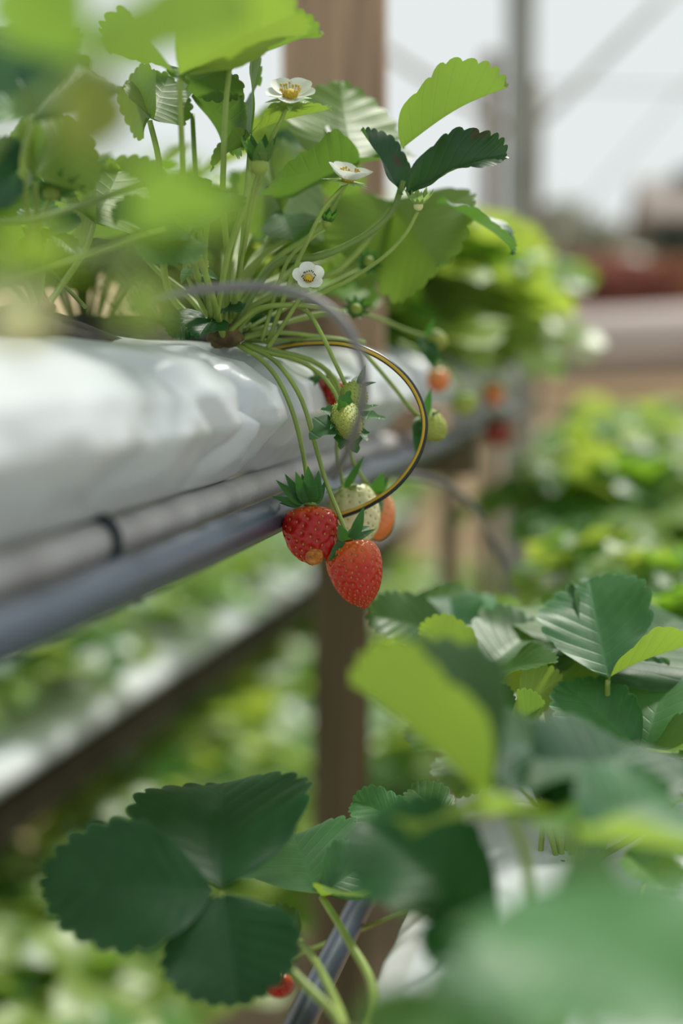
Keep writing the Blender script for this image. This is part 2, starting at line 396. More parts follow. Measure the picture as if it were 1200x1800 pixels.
def fruit(name, top, tip, W, mat, label, stem, sepals, seeds=150, k=.9, seedm='seed', lump=None, sep_mat='sepal', spin=0., group=None,
          dim=.05, cat='strawberry', seed_r=.00075, stem_r=.0011, proud=0., res=1, sep_W=.42, raw_stem=None, ex=.62):
    a, b = P(*top), P(*tip); L = (b-a).length
    root = thing(name, a, label, cat, group)
    z = (a-b).normalized(); x = RIGHT-RIGHT.dot(z)*z; x.normalize(); y = z.cross(x)
    m = Matrix(((x.x, y.x, z.x, 0), (x.y, y.y, z.y, 0), (x.z, y.z, z.z, 0), (0, 0, 0, 1))) @ Matrix.Rotation(spin, 4, 'Z')
    o = link('flesh', fruit_mb(L, W, k, ex, seeds, dim, len(label), lump=lump, seed_r=seed_r, proud=proud, nu=int(84*res), nv=int(56*res)).mesh('flesh', [M[mat], M[seedm], M['lump']]), root, m)
    pts = [P(*p) for p in stem] if raw_stem is None else raw_stem
    stalk_obj('stem', root, a, pts, stem_r, stem_r*1.1, 'stalk', raw=True)
    cal = MB(); pp, uu = [], []      # the little green cushion that the sepals leave from
    for i in range(9):
        th = PI*i/8
        for j in range(14):
            bb = 2*PI*j/14; rr = W*.12
            pp.append(Vector((rr*math.sin(th)*math.cos(bb), rr*math.sin(th)*math.sin(bb), rr*.42*math.cos(th)))); uu.append((.3, .3))
    cal.grid(pp, uu, 9, 14, wrap=True, flip=True)
    c = link('calyx', cal.mesh('calyx', [M['stalk']]), root, m)
    inv = m.inverted()
    for s in sepals:
        bs, ts, n = s[:3]; Wd_ = s[3] if len(s) > 3 else sep_W; cu = s[4] if len(s) > 4 else .35; shp = s[5] if len(s) > 5 else 'sepal'
        B, T = P(*bs)-a, P(*ts)-a; Ln = (T-B).length; SEED[0] += 1
        mb = leaf_mb(Ln, Ln*Wd_, .2, cu, 0, 6, 3, SEED[0], shp)
        link('sepal', mb.mesh('sepal', [M[sep_mat]]), c, inv @ frame(B, T, N3(n)))
    return root

def ring_sepals(c, face, r, n, up=.35, W=.45, off=0., back=0.):
    """n sepals round a point (u,v,d), facing 'face' (camera axes), as fruit() sepal tuples"""
    f = Vector(face).normalized(); a = f.orthogonal().normalized(); b = f.cross(a); out = []
    for i in range(n):
        an = 2*PI*i/n+off; d = (a*math.cos(an)+b*math.sin(an)); e = d*r+f*(up*r)
        s = F/c[2]
        bs = (c[0]+d.x*r*.1*s, c[1]-d.y*r*.1*s, c[2]-d.z*r*.1); ts = (c[0]+e.x*s, c[1]-e.y*s, c[2]-e.z)
        out.append((bs, ts, (f.x-up*d.x, f.y-up*d.y, f.z-up*d.z), W, .2))
    return out

def flower(plant, c, face, r, stalk, label, open_=.25, npet=5, off=0., anthers=True, sep=True, spent=False):
    org = plant.location; cp = P(*c); f = N3(face)
    a = f.orthogonal().normalized(); b = f.cross(a); mb = MB()
    m = Matrix(((a.x, b.x, f.x, 0), (a.y, b.y, f.y, 0), (a.z, b.z, f.z, 0), (0, 0, 0, 1)))
    cr = r*.27; pp, uu = [], []
    for i in range(9):
        th = PI*i/8
        for j in range(16):
            bb = 2*PI*j/16; q = 1+.05*((i*7+j*5) % 3-1)
            pp.append(Vector((cr*q*math.sin(th)*math.cos(bb), cr*q*math.sin(th)*math.sin(bb), cr*.75*math.cos(th)+cr*.3))); uu.append((.3, .3))
    mb.grid(pp, uu, 9, 16, 0, wrap=True, flip=True)
    if anthers:
        rg = random.Random(int(c[0]))
        for i in range(18):
            an = 2*PI*i/18; rr = cr*(1.15+.3*rg.random()); hh = cr*(.9+.5*rg.random())
            q = Vector((rr*math.cos(an), rr*math.sin(an), hh))
            mb.add(tube([Vector((cr*.85*math.cos(an), cr*.85*math.sin(an), 0)), q], r*.012, n=2, sides=4), mat=0)
            mb.box(q, (r*.055, r*.05, r*.09), 1)
    fl = link('flower', mb.mesh('flower', [M['yellow'], M['anther' if c[1] > 400 else 'yellow']]), plant, Matrix.Translation(cp-org) @ m); fl['label'] = label
    inv = m.inverted()
    for i in range(npet):
        an = 2*PI*i/npet+off; rg = random.Random(i+int(c[1])); op = open_+rg.uniform(-.12, .12)
        d = Vector((math.cos(an), math.sin(an), 0)); rr = r*rg.uniform(.92, 1.05)
        B = d*cr*.7; T = d*rr*math.cos(op)+Vector((0, 0, rr*math.sin(op)))
        n = Vector((-d.x*math.sin(op), -d.y*math.sin(op), math.cos(op)))
        SEED[0] += 1; Ln = (T-B).length
        pm = leaf_mb(Ln, Ln*1.12, .08, -.25, 0, 6, 4, SEED[0], 'petal', cup=.25)
        link('petal', pm.mesh('petal', [M['petal']]), fl, frame(B, T, n))
    if sep:
        for i in range(npet*2):
            an = PI*i/npet+off+PI/npet; d = Vector((math.cos(an), math.sin(an), 0)); rr = r*(.85 if i % 2 else .72)
            B = d*cr*.5-Vector((0, 0, cr*.3)); T = d*rr-Vector((0, 0, cr*.5))
            SEED[0] += 1
            link('sepal', leaf_mb(rr, rr*.38, .1, .2, 0, 6, 2, SEED[0], 'sepal').mesh('sepal', [M['sepal_pale']]), fl, frame(B, T, Vector((0, 0, 1))))
    pts = [inv @ (P(*p)-cp) for p in stalk]; pts[0] = Vector((0, 0, -cr*.4))
    link('flower_stalk', tube(pts, .0010, .0012).mesh('flower_stalk', [M['stalk']]), fl)
    return fl
def bud(plant, c, face, r, stalk, label, mat='sepal', n=9, up=1.2, core='greenfruit', corer=.45, W=.5):
    org = plant.location; cp = P(*c); pp, uu = [], []; f = N3(face)
    mb = MB()
    for i in range(9):
        th = PI*i/8
        for j in range(14):
            bb = 2*PI*j/14; pp.append(Vector((math.sin(th)*math.cos(bb), math.sin(th)*math.sin(bb), math.cos(th)))*r*corer); uu.append((.3, .3))
    mb.grid(pp, uu, 9, 14, wrap=True, flip=True)
    bo = link('flower_bud', mb.mesh('flower_bud', [M[core]]), plant, Matrix.Translation(cp-org)); bo['label'] = label
    for (bs, ts, nn, w, cu) in ring_sepals(c, face, r, n, up=up, W=W, off=random.random()):
        B, T = P(*bs)-cp, P(*ts)-cp; SEED[0] += 1; Ln = (T-B).length
        link('sepal', leaf_mb(Ln, Ln*w, .2, -.5, 0, 6, 3, SEED[0], 'sepal').mesh('sepal', [M[mat]]), bo, frame(B, T, N3(nn)))
    link('flower_stalk', tube([P(*p)-cp for p in stalk], .0009, .0011).mesh('flower_stalk', [M['stalk']]), bo)
    return bo

# ------------------------------------------------------------------ world and sun
w = bpy.data.worlds.new('sky'); sc.world = w; w.use_nodes = True
bg = w.node_tree.nodes['Background']; bg.inputs[0].default_value = (.735, .785, .78, 1); bg.inputs[1].default_value = 1.0
sd = bpy.data.lights.new('sun', 'SUN'); sd.energy = 4.0; sd.angle = math.radians(9); sd.color = (1, .965, .88)
so = bpy.data.objects.new('sun', sd); C.objects.link(so)
so.rotation_euler = Vector((.15, .55, .80)).to_track_quat('Z', 'Y').to_euler(); so.location = (2, 2, 4)

# ------------------------------------------------------------------ ground, far bank
def ridge(name, mat, y0, y1, x0, x1, hfun, nx=60, ny=60):
    mb = MB(); V, U = [], []
    for i in range(ny+1):
        for j in range(nx+1):
            x = x0+(x1-x0)*j/nx; y = y0+(y1-y0)*i/ny
            V.append((x, y, hfun(x, y))); U.append((j/nx, i/ny))
    mb.grid(V, U, ny+1, nx+1)
    o = link(name, mb.mesh(name, [M[mat]])); return o
gf = lambda x, y: .02*noise.noise(Vector((x*2, y*2, 0))) + .01*noise.noise(Vector((x*9, y*9, 3)))
tag(ridge('ground', 'ground', -1.5, 4.6, -5, 6, gf, 110, 90), kind='structure')
def bank_h(x, y):
    t = max(0, min(1, (y-4.3)/3.3)); t = t*t*(3-2*t)
    st = lambda p, q: (lambda k: k*k*(3-2*k))(max(0, min(1, (y-p)/(q-p))))
    return -.02+1.50*t+.42*st(7.7, 8.5)+.75*st(8.6, 15)+.05*noise.noise(Vector((x*1.2, y*1.2, 5)))
tag(ridge('hill', 'bank', 4.3, 40, -20, 24, bank_h, 90, 110), kind='structure')

# ------------------------------------------------------------------ bags
PROF = [(.080, -.074), (.094, -.064), (.107, -.0595), (.121, -.049), (.137, -.030), (.131, -.013), (.115, 0), (.090, .008), (.045, .013), (0, .014)]
def bag_mb(L, seed, detail=True, pinch=(), hw=1.):
    half = []
    for (a, b) in zip(PROF[:-1], PROF[1:]):
        k = 6 if detail else 2
        half += [(a[0]+(b[0]-a[0])*i/k, a[1]+(b[1]-a[1])*i/k) for i in range(k)]
    half.append(PROF[-1])
    prof = half + [(-x, z) for x, z in half[-2::-1]]
    prof = [(x*hw, z) for x, z in prof]
    k = len(prof); dy = .0045 if detail else .02
    ny = max(8, int(L/dy)); V, U = [], []; off = Vector((seed*3.1, seed*1.7, seed*.9))
    for i in range(ny+1):
        y = L*i/ny; e = min(y, L-y)
        es = 1-.42*max(0, 1-e/.022)**2
        for j, (x, z) in enumerate(prof):
            X, Z = x*(.6+.4*es), -.024+(z+.024)*es
            side = min(1, abs(x)/(.137*hw)); sd_ = side**3
            q = Vector((X*7, y*5, Z*9))+off
            d = .0045*abs(noise.noise(q*1.5))+.0025*abs(noise.noise(q*4.3+Vector((1, 2, 3))))
            if detail: d += .0010*abs(noise.noise(q*10))
            for (py, amp, wd, sl) in pinch:
                if x > 0: d += amp*max(0, 1-abs(y-py-sl*(Z+.03))/wd)*sd_
            if Z < -.026: d += .0022*abs(noise.noise(Vector((y*38+Z*30, Z*14, seed))))
            d *= max(0, min(1, (Z+.061)/.012))
            nx = X/(.137*hw); f = Vector((nx, 0, (Z+.03)/.045)).normalized() if (nx or Z+.03) else Vector((0, 0, 1))
            V.append((X-f.x*d*side, y, Z-f.z*d)); U.append((j/k, y))
    mb = MB(); mb.grid(V, U, ny+1, k, wrap=True, flip=True)
    mb.cap(list(range(k))); mb.cap([ny*k+j for j in range(k)][::-1])
    return mb
def peat(parent, y0, y1, hw=.05):
    mb = MB(); V, U = [], []; n = 60; c = 14
    for i in range(n+1):
        for j in range(c+1):
            y = y0+(y1-y0)*i/n; x = hw*(2*j/c-1); e = (1-(2*j/c-1)**2)*min(1, 6*(1-abs(2*i/n-1)))
            V.append((x, y, .008+.016*e+.006*e*noise.noise(Vector((x*60, y*60, 1))))); U.append((j/c, i/n))
    mb.grid(V, U, n+1, c+1); return link('peat_fill', mb.mesh('peat_fill', [M['soil']]), parent)
UX, UZ = -.305, 1.70
def bag(x, y0, y1, z, seed, label, detail=True, pinch=(), hw=1., group=None):
    o = link('grow_bag', bag_mb(y1-y0, seed, detail, pinch, hw).mesh('grow_bag', [M['bag']])); o.location = (x, y0, z)
    return tag(o, label, 'grow bag', group)
b1 = bag(UX, -.12, .705, UZ, 1, 'white plastic grow bag at eye level, nearest one, with a crumpled end', pinch=((.745, .016, .020, .5), (.775, .014, .014, -.7), (.62, .007, .04, .9), (.50, .006, .05, -.6), (.70, .008, .018, -.9)))
b2 = bag(UX, .715, 1.13, UZ, 2, 'white plastic grow bag at eye level behind the hanging red strawberries', pinch=((.12, .006, .03, .5), (.28, .008, .03, -.5)))
b3 = bag(UX, 1.27, 2.1, UZ, 3, 'white grow bag at the far end of the upper bed, past the wide post', detail=False)
peat(b1, .64, .80, .06); peat(b2, .03, .38, .07)
RX, RZ = .025, 1.70-.255
r1 = bag(RX, -.10, .80, RZ, 5, 'white plastic grow bag of the lower right bed, largely under leaves in front')
r2 = bag(RX, .81, 1.7, RZ, 6, 'white grow bag of the lower right bed, second one along', detail=False)
r3 = bag(RX, 1.71, 3.4, RZ, 7, 'white grow bag of the lower right bed, farthest one', detail=False)
BX, BZ = -1.15, 1.70-.655
CX, CZ = -.96, 1.70-1.10
for i in range(4):
    bag(BX, 1.7+i*1.25, 1.7+i*1.25+1.235, BZ, 10+i, ['white bag of the back left row nearest the frame edge, blurred', 'second blurred white bag of the back left row', 'third blurred white bag of the back left row, left of the narrow post', 'last blurred white bag of the back left row'][i], False, hw=1.25)
    bag(CX, 1.6+i*1.25, 1.6+i*1.25+1.235, CZ, 20+i, ['white bag low at the bottom left under sunlit plants', 'second white bag of the low left tier', 'white bag of the low left tier just past the narrow post foot', 'farthest white bag of the low left tier'][i], False, hw=1.25)

# ------------------------------------------------------------------ pipes, straps, posts
def pipe(name, x, z, r, y0, y1, mat, label, cat='pipe', parent=None, sag=0):
    mb = MB(); n = 40; V, U = [], []; k = 20
    for i in range(n+1):
        y = (y1-y0)*i/n
        for j in range(k):
            a = 2*PI*j/k; V.append((r*math.cos(a)+.0006*math.sin(y*9), y, r*math.sin(a)+.0008*math.sin(y*7+1))); U.append((j/k, y))
    mb.grid(V, U, n+1, k, wrap=True, flip=True); mb.cap(list(range(k))); mb.cap([n*k+j for j in range(k)][::-1])
    o = link(name, mb.mesh(name, [M[mat]])); o.location = (x, y0, z); return tag(o, label, cat)
gp = pipe('support_pipe', -.200, 1.70-.0690, .0082, -.12, 2.16, 'greypipe', 'weathered pale support pipe under the edge of the upper grow bags')
pipe('support_pipe', -.41, 1.70-.0690, .0082, -.12, 2.16, 'greypipe', 'pale support pipe hidden along the inner edge of the upper grow bags')
bp_ = pipe('water_pipe', -.1815, 1.70-.0800, .0092, -.12, 2.16, 'bluepipe', 'thick slate blue water pipe running under the upper grow bags')
pipe('support_pipe', -.085, RZ-.0690, .0082, -.1, 3.4, 'greypipe', 'pale support pipe under the left edge of the lower right bed')
pipe('support_pipe', .135, RZ-.0690, .0082, -.1, 3.4, 'greypipe', 'pale support pipe under the right edge of the lower right bed')
rbp = pipe('water_pipe', -.148, 1.70-.308, .0072, .2, .86, 'bluepipe', 'slate blue pipe stub beside the lower right bed, ending in a dark cap')
cp = MB(); cp.box((0, 0, 0), (.001, .001, .001))
def ring(name, x, y, z, R, r, mat, label=None, cat=None, parent=None, tilt=0):
    pts = [Vector((R*math.cos(a), math.sin(a)*tilt, R*math.sin(a))) for a in np.linspace(0, 2*PI, 25)]
    o = link(name, tube(pts, r, n=60, sides=8).mesh(name, [M[mat]]), parent); o.location = (x, y, z)
    if label: tag(o, label, cat)
    return o
st = ring('tie_strap', -.200, .503, 1.70-.069, .0096, .0020, 'strap', 'dark plastic strap looped round the pale upper pipe', 'strap', tilt=.0012)
mb = tube([Vector((-.003, 0, -.009)), Vector((.006, .002, -.017)), Vector((.017, .004, -.024))], .0016, .0012, n=8); link('strap_tail', mb.mesh('strap_tail', [M['strap']]), st)
capo = MB(); V, U = [], []
for i, (yy, rr) in enumerate([(-.012, .0085), (0, .0092), (.004, .0092), (.008, .007), (.010, .001)]):
    for j in range(18): a = 2*PI*j/18; V.append((rr*math.cos(a), yy, rr*math.sin(a))); U.append((0, 0))
capo.grid(V, U, 5, 18, wrap=True, flip=True)
co_ = link('end_cap', capo.mesh('end_cap', [M['strap']]), rbp); co_.location = (0, .66, 0)
link('cap_wire', tube([Vector((0, .64, .009)), Vector((.02, .645, .004)), Vector((.05, .64, .0))], .0009, n=12).mesh('cap_wire', [M['strap']]), rbp)

def board(name, size, loc, mat, label, cat, rz=0, bev=.004, parent=None):
    mb = MB(); n = 24; V, U = [], []; sx, sy, sz = size; k = []
    bx, by = sx/2, sy/2
    prof = [(-bx+bev, -by), (bx-bev, -by), (bx, -by+bev), (bx, by-bev), (bx-bev, by), (-bx+bev, by), (-bx, by-bev), (-bx, -by+bev)]
    for i in range(n+1):
        z = sz*i/n
        for (x, y) in prof:
            wv = .003*noise.noise(Vector((x*4+loc[0]*5, y*4+loc[1], z*3))); V.append((x+wv, y+wv, z)); U.append((x, z))
    mb.grid(V, U, n+1, 8, wrap=True); mb.cap(list(range(8))[::-1]); mb.cap([n*8+j for j in range(8)])
    o = link(name, mb.mesh(name, [M[mat]], smooth=False), parent); o.location = loc; o.rotation_euler = (0, 0, rz)
    if label: tag(o, label, cat)
    return o
def crossbar(x0, x1, y, z, h, d, mat, label, cat='crossbeam'):
    mb = MB(); mb.box(((x0+x1)/2*0, 0, 0), (x1-x0, d, h)); o = link('crossbeam', mb.mesh('crossbeam', [M[mat]], False)); o.location = ((x0+x1)/2, y, z); return tag(o, label, cat)
# low posts carry cross beams, the beams carry pipes
UB = 1.70-.0690-.0082
ZT = UB-.045
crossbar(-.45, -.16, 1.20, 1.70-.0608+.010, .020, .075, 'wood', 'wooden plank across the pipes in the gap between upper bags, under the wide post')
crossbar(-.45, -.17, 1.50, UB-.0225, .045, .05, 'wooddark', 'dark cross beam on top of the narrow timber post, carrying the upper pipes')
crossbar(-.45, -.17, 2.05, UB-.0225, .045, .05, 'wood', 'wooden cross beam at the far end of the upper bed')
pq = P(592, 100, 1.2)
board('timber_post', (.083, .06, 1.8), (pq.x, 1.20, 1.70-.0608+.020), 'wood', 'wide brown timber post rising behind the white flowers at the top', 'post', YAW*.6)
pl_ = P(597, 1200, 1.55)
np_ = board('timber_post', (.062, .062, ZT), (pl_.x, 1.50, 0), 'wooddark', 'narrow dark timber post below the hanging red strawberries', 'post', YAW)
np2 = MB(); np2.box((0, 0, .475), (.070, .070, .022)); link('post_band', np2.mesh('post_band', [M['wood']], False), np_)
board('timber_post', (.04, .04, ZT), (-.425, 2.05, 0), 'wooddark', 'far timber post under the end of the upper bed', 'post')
pn = P(790, 850, 2.3); board('timber_post', (.03, .03, pn.z+.3-.25), (pn.x, pn.y, 0), 'rust', 'thin brown stake standing behind the unripe fruit on the upper bed', 'stake')
RB = RZ-.0690-.0082
for i, y in enumerate((.55, 1.8, 3.2)):
    crossbar(-.11, .16, y, RB-.02, .04, .05, 'wooddark', ['dark cross beam under the near part of the lower right bed', 'dark cross beam under the middle of the lower right bed', 'dark cross beam under the far end of the lower right bed'][i])
    board('timber_post', (.055, .055, RB-.04), (.025, y, 0), 'wooddark', ['timber leg under the near part of the lower right bed', 'timber leg under the middle of the lower right bed', 'timber leg under the far end of the lower right bed'][i], 'post')
# wooden bearers of the two left tiers, on legs that stand on the soil
for (x, z, lab) in ((BX, BZ, 'back left row'), (CX, CZ, 'low left tier')):
    for sx, sn in ((.13, 'aisle'), (-.13, 'far')):
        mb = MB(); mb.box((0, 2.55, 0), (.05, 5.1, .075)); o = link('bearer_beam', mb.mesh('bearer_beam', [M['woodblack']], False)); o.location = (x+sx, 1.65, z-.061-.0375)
        tag(o, 'dark wooden bearer on the %s side under the white bags of the %s' % (sn, lab), 'beam')
for i, y in enumerate((2.0, 4.0, 6.0)):
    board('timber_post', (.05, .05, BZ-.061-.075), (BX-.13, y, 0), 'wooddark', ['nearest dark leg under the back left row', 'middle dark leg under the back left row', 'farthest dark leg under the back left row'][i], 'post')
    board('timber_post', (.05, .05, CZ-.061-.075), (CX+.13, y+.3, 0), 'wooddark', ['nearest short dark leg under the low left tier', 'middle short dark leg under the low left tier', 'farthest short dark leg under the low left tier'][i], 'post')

# ------------------------------------------------------------------ thin tubes
def striped_tube(name, pts, r, label, mats=('tube', 'stripe'), stripe=True, side=None):
    q = [P(*p) for p in pts]; o0 = q[0]; q = [p-o0 for p in q]; n = 90; k = 20
    sp = spline(q, n); V, U = [], []
    for i, p in enumerate(sp):
        t = (sp[min(i+1, n)]-sp[max(i-1, 0)]).normalized(); a = (side-side.dot(t)*t).normalized(); b = t.cross(a)
        for j in range(k): an = 2*PI*(j+.5)/k; V.append(p+r*(math.cos(an)*a+math.sin(an)*b)); U.append((j/k, i/n))
    mb = MB()
    mb.grid(V, U, n+1, k, wrap=True)
    if stripe:
        for f in range(len(mb.f)):
            if f % k in (k-1, 0, 1): mb.mi[f] = 1
    mb.cap(list(range(k))[::-1]); mb.cap([n*k+j for j in range(k)])
    o = link(name, mb.mesh(name, [M[m] for m in mats])); o.location = o0; return tag(o, label, 'tube')
striped_tube('drip_tube', [(430, 625, .80), (478, 614, .775), (540, 604, .755), (610, 606, .74), (672, 630, .735), (722, 676, .73), (746, 735, .73), (737, 795, .735), (700, 850, .74), (650, 886, .745), (600, 906, .75), (548, 918, .757), (500, 930, .765)],
             .00170, 'black drip tube with a thin yellow stripe looping past the strawberries', side=(BACK+UP*.25-RIGHT*.15))
striped_tube('drip_tube', [(230, 545, .60), (300, 518, .595), (400, 505, .58), (480, 506, .57), (545, 524, .56), (598, 562, .555), (630, 615, .55), (640, 670, .55), (632, 730, .555), (612, 790, .565), (585, 840, .58)],
             .00200, 'grey drip tube arching out of focus in front of the unripe berry', ('greytube', 'stripe'), False, side=BACK*.6+UP*.8)
striped_tube('drip_tube', [(690, 838, 1.10), (740, 838, 1.12), (790, 856, 1.14), (830, 890, 1.16), (858, 935, 1.18), (880, 985, 1.2), (892, 1040, 1.22)],
             .0028, 'blurred brownish drip tube curving down behind the loop of black tube', ('greytube', 'stripe'), False, side=BACK*.6+UP*.8)

CACHE = {}
def puff(seed, R, n, lr, mats, squash=.8):
    rg = random.Random(seed); mb = MB()
    for i in range(n):
        d = Vector((rg.gauss(0, 1), rg.gauss(0, 1), rg.gauss(0, 1))).normalized(); p = d*R*rg.uniform(.55, 1); p.z *= squash; p.z += R*squash
        x = Vector((rg.gauss(0, 1), rg.gauss(0, 1), rg.gauss(0, 1))).normalized(); y = x.orthogonal()
        mb.add(leaf_low(lr*rg.uniform(.7, 1.3)), frame(p, p+x, (y+Vector((0, 0, .8))).normalized()), mat=rg.randrange(len(mats)))
    return mb
def leaf_low(L):
    if 'low' not in CACHE: CACHE['low'] = leaf_mb(1, .6, .2, .5, 0, 3, 2, 1, 'sepal')
    b = CACHE['low']; m = MB(); m.v = [(x*L, y*L, z*L) for x, y, z in b.v]; m.uv = b.uv; m.f = b.f; m.mi = b.mi; return m
def puff_later(s, R): return puff(s, R, 160, .07, [0], .7).mesh('foliage', [M['mature']])
# ------------------------------------------------------------------ greenhouse frame, bank things
def rod(name, a, b, r, mat, label, cat, sides=12):
    a, b = Vector(a), Vector(b); o = link(name, tube([Vector((0, 0, 0)), b-a], r, n=4, sides=sides).mesh(name, [M[mat]])); o.location = a
    return tag(o, label, cat)
def G(u, d): p = P(u, 600, d); return Vector((p.x, p.y, 0))
for i, (u, v, d, R) in enumerate([(1168, 712, 6.3, .10), (1105, 668, 6.7, .07)]):
    p = P(u, v, d); z = bank_h(p.x, p.y)
    t = thing('weed_tuft', (p.x, p.y, z-.02), ['dark green weed clump on the brown slope at the right edge', 'small dark weed clump on the brown slope below the mauve ridge'][i], 'weed')
    link('foliage', puff_later(40+i, R), t)
pp = G(908, 3.6); rod('greenhouse_post', pp, pp+Vector((0, 0, 3.2)), .038, 'metal', 'thick grey green greenhouse post, upper right', 'post')
p2 = G(857, 3.5); rod('greenhouse_post', p2, p2+Vector((0, 0, P(862, 105, 3.5).z)), .024, 'rust', 'thin brown pole just left of the thick greenhouse post', 'pole')
p3 = G(938, 3.7); rod('greenhouse_post', p3, p3+Vector((0, 0, P(938, 150, 3.7).z)), .014, 'rust', 'thin brown pole just right of the thick greenhouse post', 'pole')
rod('roof_brace', P(930, 232, 3.62), P(1210, -45, 3.9), .010, 'metal', 'diagonal roof brace rising to the right from the thick greenhouse post', 'brace')
rod('roof_brace', P(905, 238, 3.6), P(600, 40, 4.1), .010, 'rust', 'diagonal brace falling behind the wide timber post to the greenhouse post', 'brace')
rod('roof_rail', P(1300, 158, 5.2), P(760, 146, 5.2), .005, 'metal', 'faint horizontal rail crossing the pale sky at upper right', 'rail')
rod('roof_brace', P(1010, 380, 6.0), P(1260, 90, 6.4), .005, 'metal', 'faint farther diagonal brace in the pale sky at upper right', 'brace')

cols = [('redleaf', 'red'), ('goldleaf', 'golden'), ('redleaf', 'dark red'), ('goldleaf', 'ochre'), ('redleaf', 'rust red')]
for i, (u, v, d, R) in enumerate([(1006, 508, 8.8, .19), (1052, 500, 9.0, .18), (1094, 500, 8.8, .19), (1138, 505, 9.0, .18), (1178, 490, 8.8, .19), (1225, 492, 8.8, .20), (962, 506, 9.1, .18)]):
    p = P(u, v, d); z = bank_h(p.x, p.y)
    t = thing('ornamental_shrub', (p.x, p.y, z-.05), ['red shrub leftmost on the bank', 'golden shrub on the bank beside the leftmost red one', 'dark red shrub in the middle of the bank', 'ochre shrub right of the dark red one on the bank', 'rust red shrub near the right frame edge on the bank', 'golden shrub at the right frame edge on the bank', 'golden shrub on the bank half behind the green bed'][i], 'shrub')
    link('foliage', puff(i, R*1.3, 520, .085, [0], .95).mesh('foliage', [M[['redleaf', 'goldleaf', 'redleaf', 'goldleaf', 'redleaf', 'goldleaf', 'goldleaf'][i]]]), t)
    link('trunk', tube([Vector((0, 0, 0)), Vector((.02, 0, R*1.1))], .02, .01, n=4).mesh('trunk', [M['crown']]), t)
pm = P(1130, 606, 7.5)
mb = MB(); V, U = [], []
for i in range(41):
    for j in range(16):
        a = 2*PI*j/16; x = -1.6+3.6*i/40; V.append((x, .2*math.cos(a)+.02*math.sin(x*3), .19*math.sin(a)+.015*math.sin(x*4))); U.append((j/16, x))
mb.grid(V, U, 41, 16, wrap=True); o = link('mulch_roll', mb.mesh('mulch_roll', [M['mulch']])); o.location = (pm.x, pm.y, pm.z); o.rotation_euler = (0, .0, YAW*.6)
tag(o, 'long mauve grey film covered ridge across the foot of the bank', 'film ridge')
for i, (u, v, d, R) in enumerate([(975, 410, 14, .42), (1075, 395, 20, .6), (1180, 400, 26, .9), (1035, 425, 12.5, .30), (890, 415, 19, .5)]):
    p = P(u, v, d); z = bank_h(p.x, p.y)
    t = thing('bushy_tree', (p.x, p.y, z-.05), ['pale grey green tree beyond the bank, left of the hut', 'pale grey green tree in front of the hut corner', 'grey green tree behind the hut', 'low grey green bush on top of the bank', 'grey green tree behind the thick greenhouse post'][i], 'tree')
    link('foliage', puff(20+i, R, 700, .10+.15*R, [0], .75).mesh('foliage', [M['tree']]), t)
    link('trunk', tube([Vector((0, 0, 0)), Vector((.03, 0, R))], .06, .03, n=4).mesh('trunk', [M['crown']]), t)
ph = P(1200, 400, 14); zb = bank_h(ph.x, ph.y)
hut = thing('hut', (ph.x, ph.y, zb), 'dark hut with a brown roof on top of the bank at the right edge', 'hut', rz=YAW*.5)
zz = P(1200, 392, 14).z-zb; zr = P(1200, 340, 14).z-zb
mb = MB(); mb.box((.35, .6, zz/2), (1.25, 1.2, zz)); link('wall', mb.mesh('wall', [M['hutwall']], False), hut)
mb = MB(); V = []
for x in (-.42, 1.15):
    for (y, z) in ((-.25, zz-.02), (.6, zr+.12), (1.45, zz-.02), (1.45, zz+.05), (.6, zr+.2), (-.25, zz+.05)): V.append((x, y, z))
mb.v = V; mb.uv = [(0, 0)]*12; mb.f = [(0, 1, 4, 5), (1, 2, 3, 4), (6, 11, 10, 7), (7, 10, 9, 8), (0, 6, 7, 1), (1, 7, 8, 2), (5, 4, 10, 11), (4, 3, 9, 10), (0, 5, 11, 6), (2, 8, 9, 3)]; mb.mi = [0]*10
link('roof', mb.mesh('roof', [M['roof']], False), hut)
mb = MB(); mb.box((.45, .6, zr+.24), (.9, .25, .11)); link('ridge_vent', mb.mesh('ridge_vent', [M['hutwall']], False), hut)
pc = P(1112, 432, 11.5)
mb = MB(); V, U = [], []
for i in range(13):
    th = PI*i/12
    for j in range(20):
        a = 2*PI*j/20; V.append((.17*math.sin(th)*math.cos(a), .17*math.sin(th)*math.sin(a), .15*math.cos(th))); U.append((0, 0))
mb.grid(V, U, 13, 20, wrap=True, flip=True); zc = bank_h(pc.x, pc.y)
o = link('covered_drum', mb.mesh('covered_drum', [M['pale']])); o.location = (pc.x, pc.y, zc+.13); tag(o, 'pale rounded cover sitting on the bank in front of the dark hut', 'cover')

